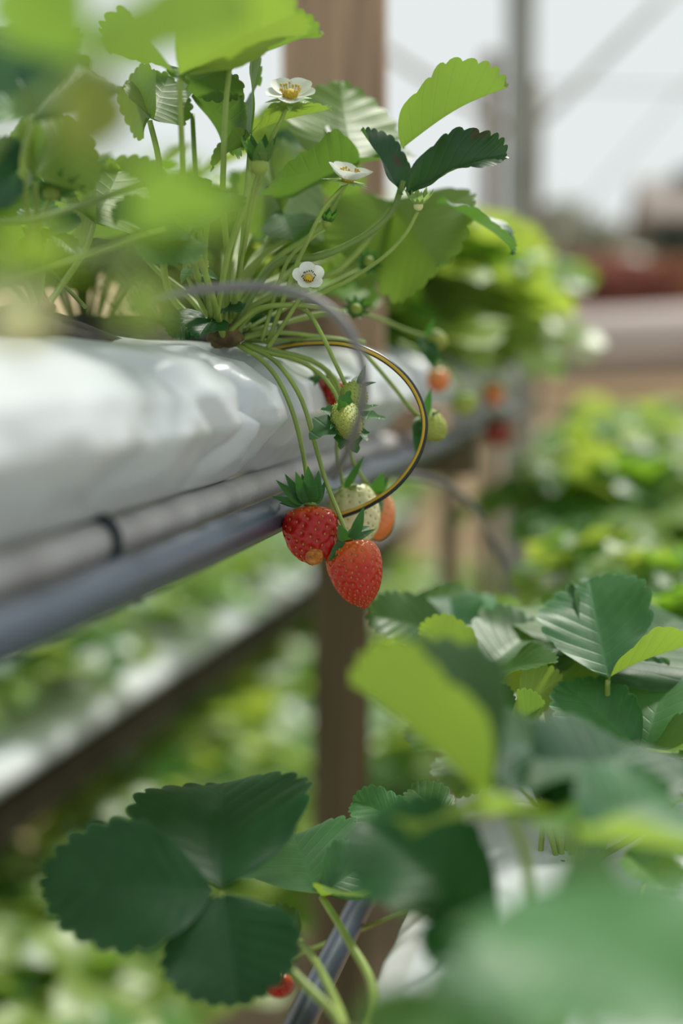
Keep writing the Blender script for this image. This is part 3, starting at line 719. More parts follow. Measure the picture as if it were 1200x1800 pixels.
# ------------------------------------------------------------------ row plants (blurred)
def row_plant(seed, mats, R=.15, H=.13, nleaf=26, droop=.2):
    rg = random.Random(seed); fo, stk = MB(), MB()
    lows = [leaf_mb(1, .92, .16, .3, 6, 2, 3, s, 'leaf') for s in range(3)]
    for i in range(nleaf):
        an = 2*PI*i*.381966+rg.uniform(-.3, .3); q = ((i+.5)/nleaf)**.6; rad = R*q*rg.uniform(.8, 1.15)
        top = Vector((rad*math.cos(an), rad*math.sin(an), H*(1.05-droop*q*q*4*rg.uniform(.3, 1))*rg.uniform(.8, 1.1)))
        stk.add(tube([Vector((0, 0, -.01)), top*.5+Vector((0, 0, .035)), top], .0018, .0013, n=6, sides=5))
        out = Vector((math.cos(an), math.sin(an), rg.uniform(-.5, .2))); Ls = rg.uniform(.052, .078)
        nrm = (Vector((math.cos(an)*.35, math.sin(an)*.35, 1))+Vector((rg.gauss(0, .28), rg.gauss(0, .28), 0))).normalized()
        mt = rg.choices(range(len(mats)), [3, 1.4][:len(mats)])[0]
        for k, da in enumerate((-1.5, 0, 1.5)):
            dr = Matrix.Rotation(da, 3, nrm) @ (out-out.dot(nrm)*nrm).normalized()
            fo.add(lows[k], frame(top, top+dr*Ls, nrm) @ Matrix.Scale(Ls, 4), mat=mt)
    root = thing('strawberry_plant', (0, 0, 0), '', 'strawberry plant')
    link('foliage', fo.mesh('foliage', [M[m] for m in mats]), root); link('stalks', stk.mesh('stalks', [M['stalk']]), root)['kind'] = 'stuff'
    root.children[1].name = 'stalk_cluster'
    return root
protos = [row_plant(s, ('far', 'farlime'), R=.15+.01*(s % 3), H=.12+.012*(s % 2), nleaf=24+s) for s in (1, 2, 3)]
protos_d = [row_plant(s, ('farlime', 'far'), R=.16, H=.15, nleaf=32, droop=.36) for s in (7, 8)]
protos_b = [row_plant(s, ('farlime', 'far'), R=.16, H=.13, nleaf=26) for s in (4, 5)]
used = set()
def put(pr, x, y, z, label, group, s=1., rz=None):
    o = pr if pr.name not in used else copy_tree(pr); used.add(pr.name)
    o.location = (x, y, z); o.rotation_euler = (0, 0, random.uniform(0, 6.28) if rz is None else rz); o.scale = (s, s, s)
    o['label'] = label; o['group'] = group; o['category'] = 'strawberry plant'
    return o
i = 0; y = .90
while y < 2.1:
    far_ = y > 1.33
    if abs(y-1.2) > .05:
        put(protos_d[i % 2] if far_ else protos[i % 3], UX+([.075, -.04, .055][i % 3] if far_ else -.055+.02*(i % 2)), y, UZ+.008, 'blurred leafy strawberry plant on the upper bed beyond the flowering plant', 'plants along the far half of the upper bed', (.86 if y < 1.8 else .95) if far_ else .82)
    y += .085 if far_ else .12; i += 1
y = .98; i = 0
while y < 3.4:
    put((protos+protos_b)[i % 5], RX+[-.05, .06, 0][i % 3], y, RZ+.008, 'blurred leafy strawberry plant farther along the lower right bed', 'plants along the far part of the lower right bed', .55 if y < 1.5 else .95)
    y += .13; i += 1
y = 1.9; i = 0
while y < 6.6:
    put((protos+protos_b)[i % 5], BX+[.06, -.10, -.02][i % 3], y, BZ+.008, 'blurred strawberry plant on the white bags of the back left row', 'plants of the back left row', 1.05)
    y += .22; i += 1
y = 1.75; i = 0
while y < 6.6:
    put((protos_b+protos_b+protos)[i % 7], CX+[.15, -.08, .07][i % 3], y, CZ+.008, 'blurred sunlit strawberry plant on the low left tier', 'plants of the low left tier', 1.5)
    y += .135; i += 1
DX, DZ = -.50, 1.70-1.06
for i in range(3):
    bag(DX, 3.1+i*1.25, 3.1+i*1.25+1.235, DZ, 30+i, ['nearest white bag of the low middle tier, far behind the hanging berries', 'second white bag of the low middle tier', 'farthest white bag of the low middle tier'][i], False, hw=1.2)
for sx, sn in ((.13, 'aisle'), (-.13, 'far')):
    mb = MB(); mb.box((0, 1.9, 0), (.05, 3.8, .075)); o = link('bearer_beam', mb.mesh('bearer_beam', [M['woodblack']], False)); o.location = (DX+sx, 3.08, DZ-.061-.0375)
    tag(o, 'dark wooden bearer on the %s side under the low middle tier' % sn, 'beam')
for i, y in enumerate((3.4, 6.2)):
    board('timber_post', (.05, .05, DZ-.061-.075), (DX+.13, y, 0), 'wooddark', ['nearest short leg under the low middle tier', 'farthest short leg under the low middle tier'][i], 'post')
y = 3.15; i = 0
while y < 6.7:
    put((protos_b+protos)[i % 5], DX+[.10, -.10, .0][i % 3], y, DZ+.008, 'blurred light green strawberry plant on the low middle tier behind the hanging berries', 'plants of the low middle tier', 1.4)
    y += .16; i += 1

# ------------------------------------------------------------------ near plants
def plant(x, y, z, label, crown=.010):
    p = thing('strawberry_plant', (x, y, z), label, 'strawberry plant')
    mb = MB(); V, U = [], []
    for i in range(13):
        th = PI*i/12
        for j in range(18):
            a = 2*PI*j/18; q = Vector((math.sin(th)*math.cos(a), math.sin(th)*math.sin(a), math.cos(th)))
            rr = crown*(1+.35*noise.noise(q*2.5+Vector((x*9, 0, 0)))); V.append(Vector((q.x*1.5, q.y*1.2, q.z))*rr+Vector((0, 0, -.001))); U.append((0, 0))
    mb.grid(V, U, 13, 18, wrap=True, flip=True); link('crown', mb.mesh('crown', [M['crown']]), p)
    return p
NU, NT = (0, .8, -.5), (0, .7, .7)
# ---- the flowering plant in focus on the upper bed
pb = P(395, 588, .745); A = plant(pb.x, pb.y, pb.z, 'flowering strawberry plant in focus on the upper bed, with white blossoms', .0062)
A_l = lambda *a, **k: leaf(A, *a, **k)
A_l([(345, 480, .72), (328, 380, .69), (320, 260, .665), (315, 138, .65)], [
    l((312, 133, .65), (196, 92, .70), NU, .7, fold=.3), l((315, 130, .65), (525, 18, .615), (-.2, .85, -.45), .8, fold=.35, m='young'),
    l((319, 132, .65), (440, 92, .70), (.05, .8, -.5), .75, fold=.25, m='young')], mat='mid')
A_l([(400, 470, .73), (392, 350, .70), (396, 200, .685), (403, 122, .68)], [
    l((404, 120, .68), (563, 56, .66), (-.3, .85, -.3), .75, fold=.55, m='mid'), l((402, 120, .68), (330, 150, .72), (.1, .6, -.7), .8, m='mature'), l((404, 118, .68), (430, 40, .74), (0, .6, -.6), .8)])
A_l([(360, 480, .75), (345, 330, .75), (338, 200, .75)], [l((338, 168, .745), (430, 238, .71), (.2, .6, -.75), .75, m='mature'), l((336, 166, .745), (330, 110, .78), (0, .5, -.8), .9, m='mature')], smat='stalk_dark')
A_l([(420, 480, .74), (432, 360, .73), (440, 250, .72)], [
    l((440, 235, .715), (582, 190, .705), (-.1, .95, .2), .8, m='young', fold=.3), l((440, 235, .715), (455, 150, .76), (0, .6, -.7), .9, m='mature'), l((440, 238, .715), (370, 290, .70), (0, .8, -.4), .8)])
A_l([(300, 520, .75), (285, 400, .74), (280, 290, .73), (263, 212, .72)], [l((263, 208, .72), (212, 152, .75), (0, .5, -.85), .9), l((264, 207, .72), (297, 132, .75), (0, .5, -.85), .85)], r=.0016)
A_l([(330, 520, .77), (270, 470, .77), (232, 410, .77)], [l((232, 405, .77), (185, 285, .80), (0, .35, -.95), .95, m='young'), l((234, 405, .77), (315, 305, .82), (0, .4, -.9), .9, m='young'), l((230, 407, .77), (140, 390, .74), (0, .6, -.7), .8, m='mid')])
A_l([(370, 510, .70), (345, 440, .67), (332, 415, .66)], [l((332, 412, .66), (206, 385, .625), (.05, .6, .8), .72, m='dark'), l((332, 414, .66), (262, 462, .62), (.1, .5, .8), .7, m='mature'), l((334, 410, .66), (372, 330, .70), (.1, .7, .5), .8, m='mid')])
A_l([(470, 470, .76), (560, 400, .77), (625, 290, .78)], [
    l((622, 285, .78), (598, 142, .83), (-.15, .45, -.88), .86, m='mid'), l((630, 285, .78), (468, 330, .74), (.1, .85, -.45), .85, m='mature', fold=.1), l((628, 288, .78), (660, 250, .84), (.2, .5, -.8), .8, m='mature')])
A_l([(480, 468, .745), (560, 452, .742), (640, 415, .742), (688, 372, .742), (708, 318, .742)], [
    l((708, 260, .738), (892, 150, .725), (-.50, .86, -.06), 1.0, m='mid', fold=.62, curl=.3, label='light green leaflet seen from below with toothed edge'),
    l((704, 344, .742), (634, 228, .735), (.62, .45, .55), .8, m='spotted', fold=.45, curl=.3, label='dark folded leaflet with brown flecks'),
    l((716, 338, .738), (892, 268, .71), (-.22, .62, .72), .74, m='spotted', fold=.42, curl=.35, label='dark glossy leaflet with purple brown spots')], r=.0017, smat='stalk_dark')
A_l([(520, 470, .80), (620, 430, .83), (690, 365, .85)], [
    l((692, 350, .85), (770, 470, .80), (0, .45, -.88), 1.05, m='mid'), l((690, 352, .85), (600, 450, .83), (.1, .45, -.85), .95, m='mid'), l((770, 350, .80), (902, 442, .775), (.62, .72, .3), .62, m='grey', fold=.3)])
A_l([(420, 520, .78), (470, 430, .80), (495, 380, .80)], [l((495, 372, .80), (430, 300, .84), (0, .4, -.9), .95), l((496, 372, .80), (555, 300, .86), (0, .4, -.9), .9, m='mature'), l((496, 374, .80), (520, 430, .77), (0, .5, .8), .8, m='mature')])
rg = random.Random(3)
for (u, v, d) in ((300, 455, .86), (390, 430, .88), (450, 380, .90), (470, 260, .92), (520, 400, .92), (560, 330, .95), (580, 450, .90), (620, 470, .92), (660, 420, .95)):
    lets = []
    for k in (-1, 0, 1):
        an = PI/2+k*1.5+rg.uniform(-.5, .5); Lp = rg.uniform(60, 85)
        lets.append(l((u, v, d), (u+Lp*math.cos(an), v-Lp*math.sin(an), d+rg.uniform(-.02, .04)), (rg.uniform(-.3, .3), rg.uniform(.3, .8), rg.choice((-.8, -.8, .6))), .9, m=rg.choice(('mid', 'young', 'mid', 'mature'))))
    A_l([(395+(u-395)*.3, 560+(v-560)*.45, .745+(d-.745)*.6), (u+2, v+4, d)], lets)
# low leaves round the crown
A_l([(360, 560, .74)], [l((352, 548, .74), (300, 590, .72), (.2, .5, .8), .7, m='dark'), l((380, 550, .74), (425, 545, .725), (0, .7, .6), .8, m='dark'), l((376, 560, .735), (350, 590, .71), (0, .5, .8), .8, m='dark')], r=.0012)
A_l([(440, 570, .77)], [l((440, 560, .77), (470, 540, .76), (0, .6, .7), .8, m='dark'), l((440, 565, .77), (490, 575, .77), (0, .6, .7), .8, m='dark')], r=.001)
# extra stalks fanning out of the crown
for pts, r in (([(400, 585, .74), (450, 545, .735), (505, 536, .73), (560, 540, .735), (600, 548, .76)], .0014),
               ([(410, 600, .745), (480, 585, .75), (560, 592, .77), (640, 602, .80)], .0013),
               ([(400, 560, .75), (520, 500, .76), (600, 470, .77), (690, 372, .79)], .0016),
               ([(390, 560, .76), (440, 470, .77), (500, 420, .79), (560, 390, .82)], .0015),
               ([(380, 560, .72), (400, 450, .70), (430, 360, .69), (438, 300, .69)], .0015),
               ([(370, 560, .73), (360, 450, .72), (370, 350, .71)], .0013)):
    stalk_obj('leaf_stalk', A, A.location, pts, r, mat='stalk')
# blossoms
flower(A, (510, 170, .700), (.05, .75, .65), .0135, [(510, 178, .7), (492, 215, .70), (474, 255, .705), (440, 380, .72), (405, 560, .74)], 'open white blossom at the top, backed by a pale toothed leaflet', off=.3)
flower(A, (611, 316, .725), (.18, .90, .36), .0140, [(607, 322, .725), (570, 365, .725), (540, 425, .727), (515, 480, .73), (470, 605, .74)], 'white blossom seen from the side on an arching stalk', off=.1, open_=.5)
flower(A, (542, 491, .722), (.06, .42, .9), .0090, [(538, 500, .724), (520, 535, .728), (495, 575, .733), (470, 612, .738)], 'small white blossom facing out with dark tipped stamens', off=PI/2, open_=.35)
bud(A, (735, 362, .735), (.05, 1, .15), .0085, [(734, 372, .735), (712, 412, .735), (670, 455, .735), (600, 500, .737), (530, 530, .74)], 'pale spent blossom with upright cream sepals', mat='sepal_pale', core='creamfruit', corer=.30, up=1.1, n=10, W=.42)
bud(A, (456, 292, .69), (0, 1, .1), .0100, [(454, 300, .70), (440, 360, .71), (410, 560, .74)], 'dark green closed flower bud above the crowded stalks', up=1.5, n=9)
bud(A, (574, 393, .735), (.2, .9, .2), .0055, [(570, 404, .735), (540, 425, .735), (500, 470, .737), (460, 600, .74)], 'small closed green bud below the side facing blossom', up=1.5, n=8, mat='sepal')
bud(A, (648, 462, .82), (.1, .3, .8), .0085, [(640, 470, .82), (560, 510, .80), (430, 580, .76)], 'blurred green bud cluster behind the long yellow stalk', up=.4)
bud(A, (625, 545, .80), (.1, .4, .7), .0085, [(618, 552, .80), (560, 550, .79), (430, 590, .76)], 'dark green bud beside the grey tube', up=.4)
bud(A, (90, 338, .64), (.05, .82, -.5), .0160, [(88, 346, .64), (72, 390, .65), (68, 450, .67), (150, 540, .71)], 'star shaped green calyx facing up at the left', up=.3, core='greenfruit', corer=.25, W=.34, n=10)
# ---- hanging fruit in focus
fruit('strawberry', (545, 887, .712), (549, 994, .708), .0280, 'red', 'glossy ripe red strawberry with an orange lump at its tip', [(545, 889, .712), (540, 850, .716), (533, 800, .722), (516, 730, .724), (490, 670, .726), (458, 632, .732), (415, 605, .742)], [
    ((530, 888, .710), (476, 872, .708), (-.5, .2, .85), .30), ((534, 886, .709), (484, 843, .704), (-.4, .2, .9), .32), ((537, 885, .708), (500, 832, .702), (-.3, .1, .95), .34), ((541, 884, .706), (519, 828, .699), (-.2, .1, .97), .42),
    ((546, 884, .706), (541, 818, .699), (0, .1, 1), .46), ((551, 884, .708), (560, 826, .704), (.3, .1, .95), .42), ((555, 886, .711), (572, 842, .712), (.6, .1, .8), .34), ((545, 886, .718), (530, 832, .724), (0, .2, .9), .4), ((526, 890, .712), (490, 884, .716), (-.4, .4, .8), .3)],
    seeds=130, k=.74, ex=.66, lump=(.0012, -.0058, -.0262, .0047, .0068, -.0040, -.0205, .0058), spin=.0, dim=.10, seed_r=.00072)
fruit('strawberry', (614, 946, .706), (641, 1070, .706), .0275, 'red2', 'conical ripe red strawberry hanging lowest beside the lumpy one', [(612, 946, .706), (594, 900, .709), (574, 850, .712), (556, 790, .716), (533, 710, .722), (505, 660, .728), (474, 628, .735), (425, 605, .742)], [
    ((608, 950, .700), (594, 920, .695), (-.2, .3, .9), .62), ((606, 953, .700), (577, 988, .697), (-.6, -.2, .75), .5), ((616, 947, .699), (634, 916, .695), (.3, .2, .9), .52), ((620, 946, .700), (640, 888, .699), (.2, .1, .95), .36), ((622, 950, .703), (660, 930, .71), (.3, .6, .6), .3), ((612, 950, .712), (650, 925, .73), (0, .3, .8), .4)],
    seeds=230, k=.68, ex=.68, spin=.9, dim=.09, seed_r=.00064)
fruit('strawberry', (602, 858, .775), (648, 950, .765), .0270, 'palefruit', 'pale unripe strawberry behind the two ripe ones', [(604, 856, .776), (596, 820, .775), (592, 780, .772), (600, 700, .765), (560, 640, .755), (430, 605, .745)], [
    ((600, 860, .765), (570, 868, .755), (-.3, .7, .5), .4), ((606, 858, .762), (640, 800, .757), (.3, .3, .8), .22), ((612, 858, .765), (655, 850, .755), (.3, .8, .4), .4), ((606, 855, .78), (620, 835, .80), (0, .6, .6), .4)], seeds=130, k=.74, dim=.05, seedm='seedgreen')
fruit('strawberry', (655, 865, .805), (668, 950, .80), .0215, 'orange', 'orange ripening strawberry partly hidden behind the pale one', [(654, 862, .806), (632, 832, .80), (612, 790, .79), (600, 720, .78), (560, 640, .765), (430, 605, .75)], [
    ((660, 868, .80), (672, 830, .79), (.1, .2, .9), .6), ((664, 870, .80), (682, 838, .805), (.5, .2, .8), .35), ((664, 872, .796), (700, 866, .80), (.4, .8, .3), .4), ((660, 872, .792), (666, 912, .783), (.3, -.1, .9), .5)], seeds=130, k=.75, dim=.04)
gs = ring_sepals((606, 742, .705), (-.25, .25, .93), .0165, 9, up=.12, W=.5, off=.3)
fruit('strawberry', (600, 722, .722), (622, 765, .694), .0165, 'greenfruit', 'small green unripe strawberry with spread leafy sepals above the ripe pair', [(598, 720, .724), (588, 690, .726), (560, 655, .728), (520, 632, .732), (478, 622, .737), (425, 605, .742)], [
    ((596, 728, 0.712), (562.72, 720.32, 0.707), (-.2, .5, .8), .65, .2, 'lobed'), ((600, 735, 0.712), (543.68, 773.4, 0.699), (-.4, .2, .9), .6, .3, 'lobed'), ((600, 722, 0.71), (615.36, 686.16, 0.711), (0, .6, .7), .6, .2, 'lobed'), ((606, 752, 0.708), (598.32, 790.4, 0.699), (-.2, -.1, .95), .5, .2, 'lobed'), ((612, 756, 0.706), (627.36, 796.96, 0.694), (.1, -.2, .95), .55, .2, 'lobed'),
    ((622, 748, 0.704), (645.04, 776.16, 0.693), (.5, 0, .85), .5, .2, 'lobed'), ((618, 730, 0.708), (679.44, 736.4, 0.703), (.3, .7, .6), .42, .2, 'lobed'), ((616, 724, 0.71), (664.64, 712.48, 0.711), (.2, .8, .4), .4, .2, 'lobed'), ((602, 724, 0.708), (594.32, 700.96, 0.701), (-.1, .5, .8), .6, .2, 'lobed'), ((598, 740, 0.708), (580.08, 755.36, 0.699), (-.4, .2, .9), .5)],
    seeds=260, k=.72, seedm='seedgreen', dim=.05, seed_r=.00060, proud=.7)
fruit('strawberry', (612, 676, .735), (634, 720, .728), .0135, 'greenfruit', 'second small green strawberry tucked behind the leafy green one', [(607, 676, .735), (590, 640, .733), (566, 590, .732), (540, 548, .733), (505, 536, .735), (450, 548, .74), (410, 590, .745)], [
    ((630, 676, .73), (642, 640, .725), (.3, .3, .9), .34), ((632, 680, .73), (662, 672, .73), (.2, .7, .6), .42), ((620, 676, .74), (640, 660, .75), (0, .6, .7), .4)], seeds=130, k=.74, seedm='seedgreen', dim=.04, seed_r=.0006, proud=.4)
fruit('strawberry', (592, 668, .80), (582, 716, .80), .0150, 'red', 'blurred red strawberry behind the small green ones', [(592, 666, .80), (570, 650, .80), (530, 630, .78), (430, 605, .75)], [((588, 668, .80), (560, 660, .80), (0, .6, .7), .4), ((596, 668, .80), (620, 664, .80), (0, .6, .7), .4)], seeds=60, k=.75, res=.6)
fruit('strawberry', (556, 660, .79), (575, 735, .83), .0130, 'darkred', 'dark shaded strawberry hanging against the white bag', [(556, 658, .79), (535, 640, .78), (430, 605, .75)], [((556, 662, .785), (540, 690, .78), (-.3, .2, .9), .6), ((558, 662, .785), (575, 668, .78), (0, .5, .8), .6)], seeds=60, res=.6)
fruit('strawberry', (752, 592, .90), (782, 606, .89), .0130, 'greenfruit', 'blurred green fruit with leafy sepals right of the grey tube', [(750, 592, .90), (712, 580, .88), (660, 558, .85), (600, 548, .81), (440, 580, .76)], [
    ((750, 590, .89), (764, 556, .885), (.2, .3, .9), .35), ((748, 600, .89), (764, 650, .88), (.1, -.2, .95), .6), ((752, 604, .885), (780, 640, .88), (.3, -.1, .9), .4), ((746, 592, .89), (735, 612, .885), (-.5, .2, .8), .7), ((755, 588, .89), (778, 584, .89), (.2, .8, .5), .5)], seeds=90, res=.6, k=.74, seedm='seedgreen', proud=.3)
fruit('strawberry', (738, 735, .80), (780, 768, .79), .0175, 'greenfruit', 'green unripe strawberry just outside the black tube loop', [(736, 732, .80), (720, 716, .795), (690, 678, .785), (640, 622, .775), (600, 598, .77), (430, 600, .755)], [
    ((745, 735, .79), (757, 682, .785), (.1, .3, .9), .34), ((752, 735, .79), (775, 722, .79), (.2, .8, .5), .4), ((738, 740, .79), (728, 770, .785), (-.5, 0, .85), .6), ((738, 745, .79), (730, 800, .79), (-.3, -.2, .9), .35), ((742, 735, .79), (725, 742, .785), (-.5, .5, .7), .5)], seeds=130, res=.7, k=.74, seedm='seedgreen', dim=.05, proud=.3)
fruit('strawberry', (766, 646, 1.02), (772, 690, 1.02), .0175, 'orange', 'blurred orange strawberry against the second white bag', [(766, 644, 1.02), (740, 620, 1.0), (700, 600, 1.0)], [((766, 646, 1.01), (786, 650, 1.01), (.2, .7, .6), .5), ((764, 646, 1.01), (750, 650, 1.01), (-.2, .7, .6), .5)], seeds=40, res=.5)
fruit('strawberry', (876, 735, 1.5), (874, 785, 1.5), .030, 'darkred', 'blurred dark red strawberry hanging at the far end of the upper bed', [(876, 733, 1.5), (870, 700, 1.5), (840, 670, 1.52), (800, 625, 1.50), (760, 615, 1.45)], [((876, 735, 1.48), (900, 740, 1.48), (.2, .7, .6), .5), ((874, 735, 1.48), (850, 742, 1.48), (-.2, .7, .6), .5)], seeds=40, res=.5)
fruit('strawberry', (866, 672, 1.45), (868, 715, 1.45), .022, 'orange', 'blurred pink orange strawberry against the far white bag', [(866, 670, 1.45), (860, 650, 1.46), (830, 630, 1.5), (760, 615, 1.45)], [((866, 672, 1.43), (886, 676, 1.43), (.2, .7, .6), .5), ((864, 672, 1.43), (846, 678, 1.43), (-.2, .7, .6), .5)], seeds=40, res=.5)
fruit('strawberry', (812, 690, 1.1), (820, 730, 1.1), .020, 'greenfruit', 'blurred green fruit hanging beside the orange one', [(812, 688, 1.1), (795, 660, 1.1), (760, 630, 1.1)], [((812, 690, 1.09), (832, 692, 1.09), (.2, .7, .6), .5), ((810, 690, 1.09), (794, 696, 1.09), (-.2, .7, .6), .5)], seeds=40, res=.5, seedm='seedgreen')
fruit('strawberry', (338, 452, .74), (352, 482, .735), .0125, 'greenfruit', 'tiny green strawberry among the crowded stalks on the upper bed', [(336, 450, .74), (325, 470, .74), (345, 520, .745), (380, 580, .745)], [((336, 470, .73), (318, 500, .72), (-.3, .3, .9), .5), ((345, 478, .73), (385, 492, .72), (.2, .5, .8), .5), ((345, 474, .73), (365, 502, .72), (0, .3, .9), .5)], seeds=120, seedm='seedgreen', res=.7, seed_r=.0006, proud=.4)

# ---- plant at the left edge, a little nearer
pl = P(70, 540, .66); B = plant(pl.x, pl.y, pl.z, 'strawberry plant at the left edge of the upper bed with broad pale leaves', .005)
B_l = lambda *a, **k: leaf(B, *a, **k)
B_l([(60, 450, .64), (40, 300, .60), (58, 215, .58)], [l((60, 205, .58), (35, 45, .61), (-.1, .35, .9), .95, m='grey'), l((62, 205, .58), (160, 120, .62), (.2, .5, .8), .8, m='mature'), l((56, 208, .58), (-60, 190, .57), (0, .6, .7), .8, m='grey')])
B_l([(66, 440, .65), (62, 320, .62)], [l((62, 308, .62), (150, 222, .65), (.1, .45, -.85), .95, m='young'), l((60, 308, .62), (20, 230, .65), (0, .5, -.8), .8, m='mid')])
B_l([(40, 480, .64), (-10, 400, .62), (-20, 360, .61)], [l((-22, 350, .61), (42, 335, .60), (.1, .4, .9), .9, m='dark'), l((-20, 350, .61), (24, 242, .62), (.2, .5, .8), .5, m='dark')])
B_l([(75, 480, .67), (88, 420, .67)], [l((86, 402, .67), (142, 390, .665), (.1, .5, .85), .8, m='mature'), l((86, 402, .67), (60, 370, .69), (0, .6, .7), .8, m='mid'), l((88, 405, .67), (146, 456, .66), (.3, .4, .8), .4, m='mature')])
B_l([(110, 500, .68), (150, 440, .70), (165, 395, .71)], [l((165, 390, .71), (210, 300, .76), (0, .4, -.9), .9, m='young'), l((163, 390, .71), (100, 330, .75), (0, .4, -.9), .9, m='young')])
B_l([(20, 500, .66), (-30, 470, .68)], [l((-30, 460, .68), (40, 415, .70), (0, .6, -.6), .9, m='mid'), l((-30, 465, .68), (30, 500, .66), (0, .7, .5), .8, m='mid')])
stalk_obj('leaf_stalk', B, B.location, [(0, 388, .60), (60, 385, .60), (150, 358, .62), (250, 322, .66)], .0014, mat='stalk_dark')
stalk_obj('leaf_stalk', B, B.location, [(0, 500, .60), (110, 465, .60), (220, 425, .62), (290, 405, .63)], .0013)
# ---- nearest plant, far out of focus
pn_ = P(-70, 560, .50); D = plant(pn_.x, pn_.y, pn_.z, 'nearest strawberry plant on the upper bed, heavily blurred at the top left', .005)
D_l = lambda *a, **k: leaf(D, *a, **k)
D_l([(-90, 420, .40), (-10, 240, .36), (80, 165, .34), (150, 112, .335)], [
    l((142, 104, .335), (10, -40, .31), (-.2, .75, -.6), .8, m='mid'), l((158, 104, .335), (440, 30, .36), (-.1, .8, -.55), .55, m='mid', fold=.4), l((150, 112, .335), (176, 262, .33), (0, .4, -.9), .8, m='yellowing', label='yellowing leaflet hanging down, heavily blurred')])
D_l([(-60, 480, .38), (60, 440, .34), (200, 432, .31), (230, 420, .305)], [l((232, 420, .30), (392, 320, .285), (-.1, .8, -.5), .85, m='mid'), l((234, 424, .30), (300, 310, .31), (-.1, .7, -.6), .6, m='young')])
D_l([(-80, 500, .38), (-40, 470, .32)], [l((-40, 470, .31), (130, 445, .30), (0, .8, -.5), .6, m='young')])
stalk_obj('flower_stalk', D, D.location, [(-40, 520, .42), (60, 455, .36), (160, 440, .33), (225, 465, .315), (246, 490, .31)], .0011)
stalk_obj('flower_stalk', D, D.location, [(330, 500, .34), (410, 390, .34), (470, 300, .345)], .0008)
fruit('strawberry', (246, 500, .31), (250, 566, .31), .0140, 'creamfruit', 'blurred lime green unripe fruit hanging in front of the near white bag', [(246, 498, .31), (240, 485, .312), (225, 465, .315), (160, 440, .33), (60, 455, .36), (-40, 520, .43)], [
    ((240, 500, .305), (190, 560, .30), (-.4, .2, .9), .6), ((250, 500, .305), (306, 560, .30), (.4, .3, .85), .6), ((244, 500, .303), (222, 605, .298), (-.1, -.1, 1), .5), ((250, 500, .303), (282, 600, .30), (.2, -.1, 1), .5), ((246, 498, .31), (205, 480, .31), (0, .8, .5), .5), ((250, 498, .31), (300, 480, .31), (0, .8, .5), .5)], seeds=60, res=.5, seedm='seedgreen', sep_mat='farlime')
fruit('strawberry', (34, 500, .30), (38, 615, .295), .0138, 'creamfruit', 'heavily blurred cream coloured unripe strawberry at the left edge', [(34, 498, .30), (10, 480, .305), (-60, 470, .34), (-120, 540, .42)], [((34, 503, .295), (-20, 520, .29), (-.4, .5, .8), .4), ((36, 503, .295), (92, 522, .29), (.4, .5, .8), .4)], seeds=60, res=.5, seedm='seedgreen')

# ------------------------------------------------------------------ lower right bed
zr = RZ+.012
E = plant(-.098, .48, zr-.008, 'strawberry plant at the left edge of the lower bed with a dark three part leaf')
E_l = lambda *a, **k: leaf(E, *a, **k)
E_l([(600, 1800, .56), (520, 1715, .585), (440, 1630, .597), (385, 1572, .60)], [
    l((374, 1562, .60), (72, 1562, .565), (.05, .52, .85), .72, m='dark', fold=.12, curl=.25, wave=.02), l((388, 1558, .60), (392, 1376, .68), (0, .62, .8), .98, m='dark', fold=.22, curl=.3, wave=.03),
    l((392, 1570, .60), (420, 1768, .565), (-.02, .6, .8), 1.12, m='dark', fold=.14, curl=.35, wave=.02)], r=.0017)
E_l([(655, 1745, .60), (610, 1650, .64), (566, 1578, .675)], [
    l((560, 1572, .675), (515, 1468, .74), (-.1, .62, .75), .95, m='grey'), l((568, 1570, .675), (662, 1505, .70), (.15, .62, .7), .9, m='grey'), l((566, 1576, .675), (640, 1575, .64), (0, .9, -.35), .7, m='young')], r=.0019)
E_l([(600, 1790, .57), (560, 1700, .62), (528, 1655, .665)], [l((526, 1650, .665), (460, 1620, .69), (0, .6, .7), .8, m='mature')], r=.0018)
F_ = plant(-.030, .69, zr-.008, 'strawberry plant with crisp toothed leaves in focus on the lower right bed', .0045)
F_l = lambda *a, **k: leaf(F_, *a, **k)
F_l([(1060, 1300, .75), (1068, 1196, .74)], [
    l((1070, 1190, .74), (1035, 1022, .80), (-.25, .42, .87), .80, m='grey', label='upright grey green leaflet with a pale sheen'), l((1068, 1192, .74), (1250, 1120, .73), (-.3, .9, -.15), .80, m='young', fold=.45), l((1075, 1186, .745), (1185, 1090, .85), (0, .6, .75), .9, m='mature')], r=.0015)
F_l([(1130, 1400, .735), (1120, 1325, .725)], [
    l((1120, 1320, .722), (990, 1200, .755), (.12, .5, .85), .78, m='grey', fold=.15), l((1132, 1322, .722), (1178, 1172, .77), (-.35, .35, .85), .82, m='grey'), l((1122, 1324, .722), (1182, 1326, .67), (0, .95, .1), .6, m='young'), l((1140, 1318, .72), (1270, 1282, .70), (-.1, .7, .6), .7, m='mature')], r=.0014)
F_l([(930, 1300, .78), (855, 1200, .775), (842, 1192, .775)], [
    l((838, 1188, .775), (738, 1100, .79), (.2, .5, -.85), .85, m='young'), l((846, 1188, .775), (950, 1100, .83), (-.25, .6, .75), .80, m='mature', fold=.25), l((848, 1190, .775), (975, 1165, .74), (0, .85, .5), .6, m='mid')], r=.0014)
F_l([(880, 1220, .86), (800, 1130, .86)], [l((795, 1120, .86), (648, 1078, .84), (.1, .55, .8), .72, m='mature'), l((800, 1115, .86), (790, 1050, .90), (-.1, .5, .85), .9, m='grey'), l((810, 1118, .86), (735, 1050, .92), (.1, .6, .7), .9, m='mid')])
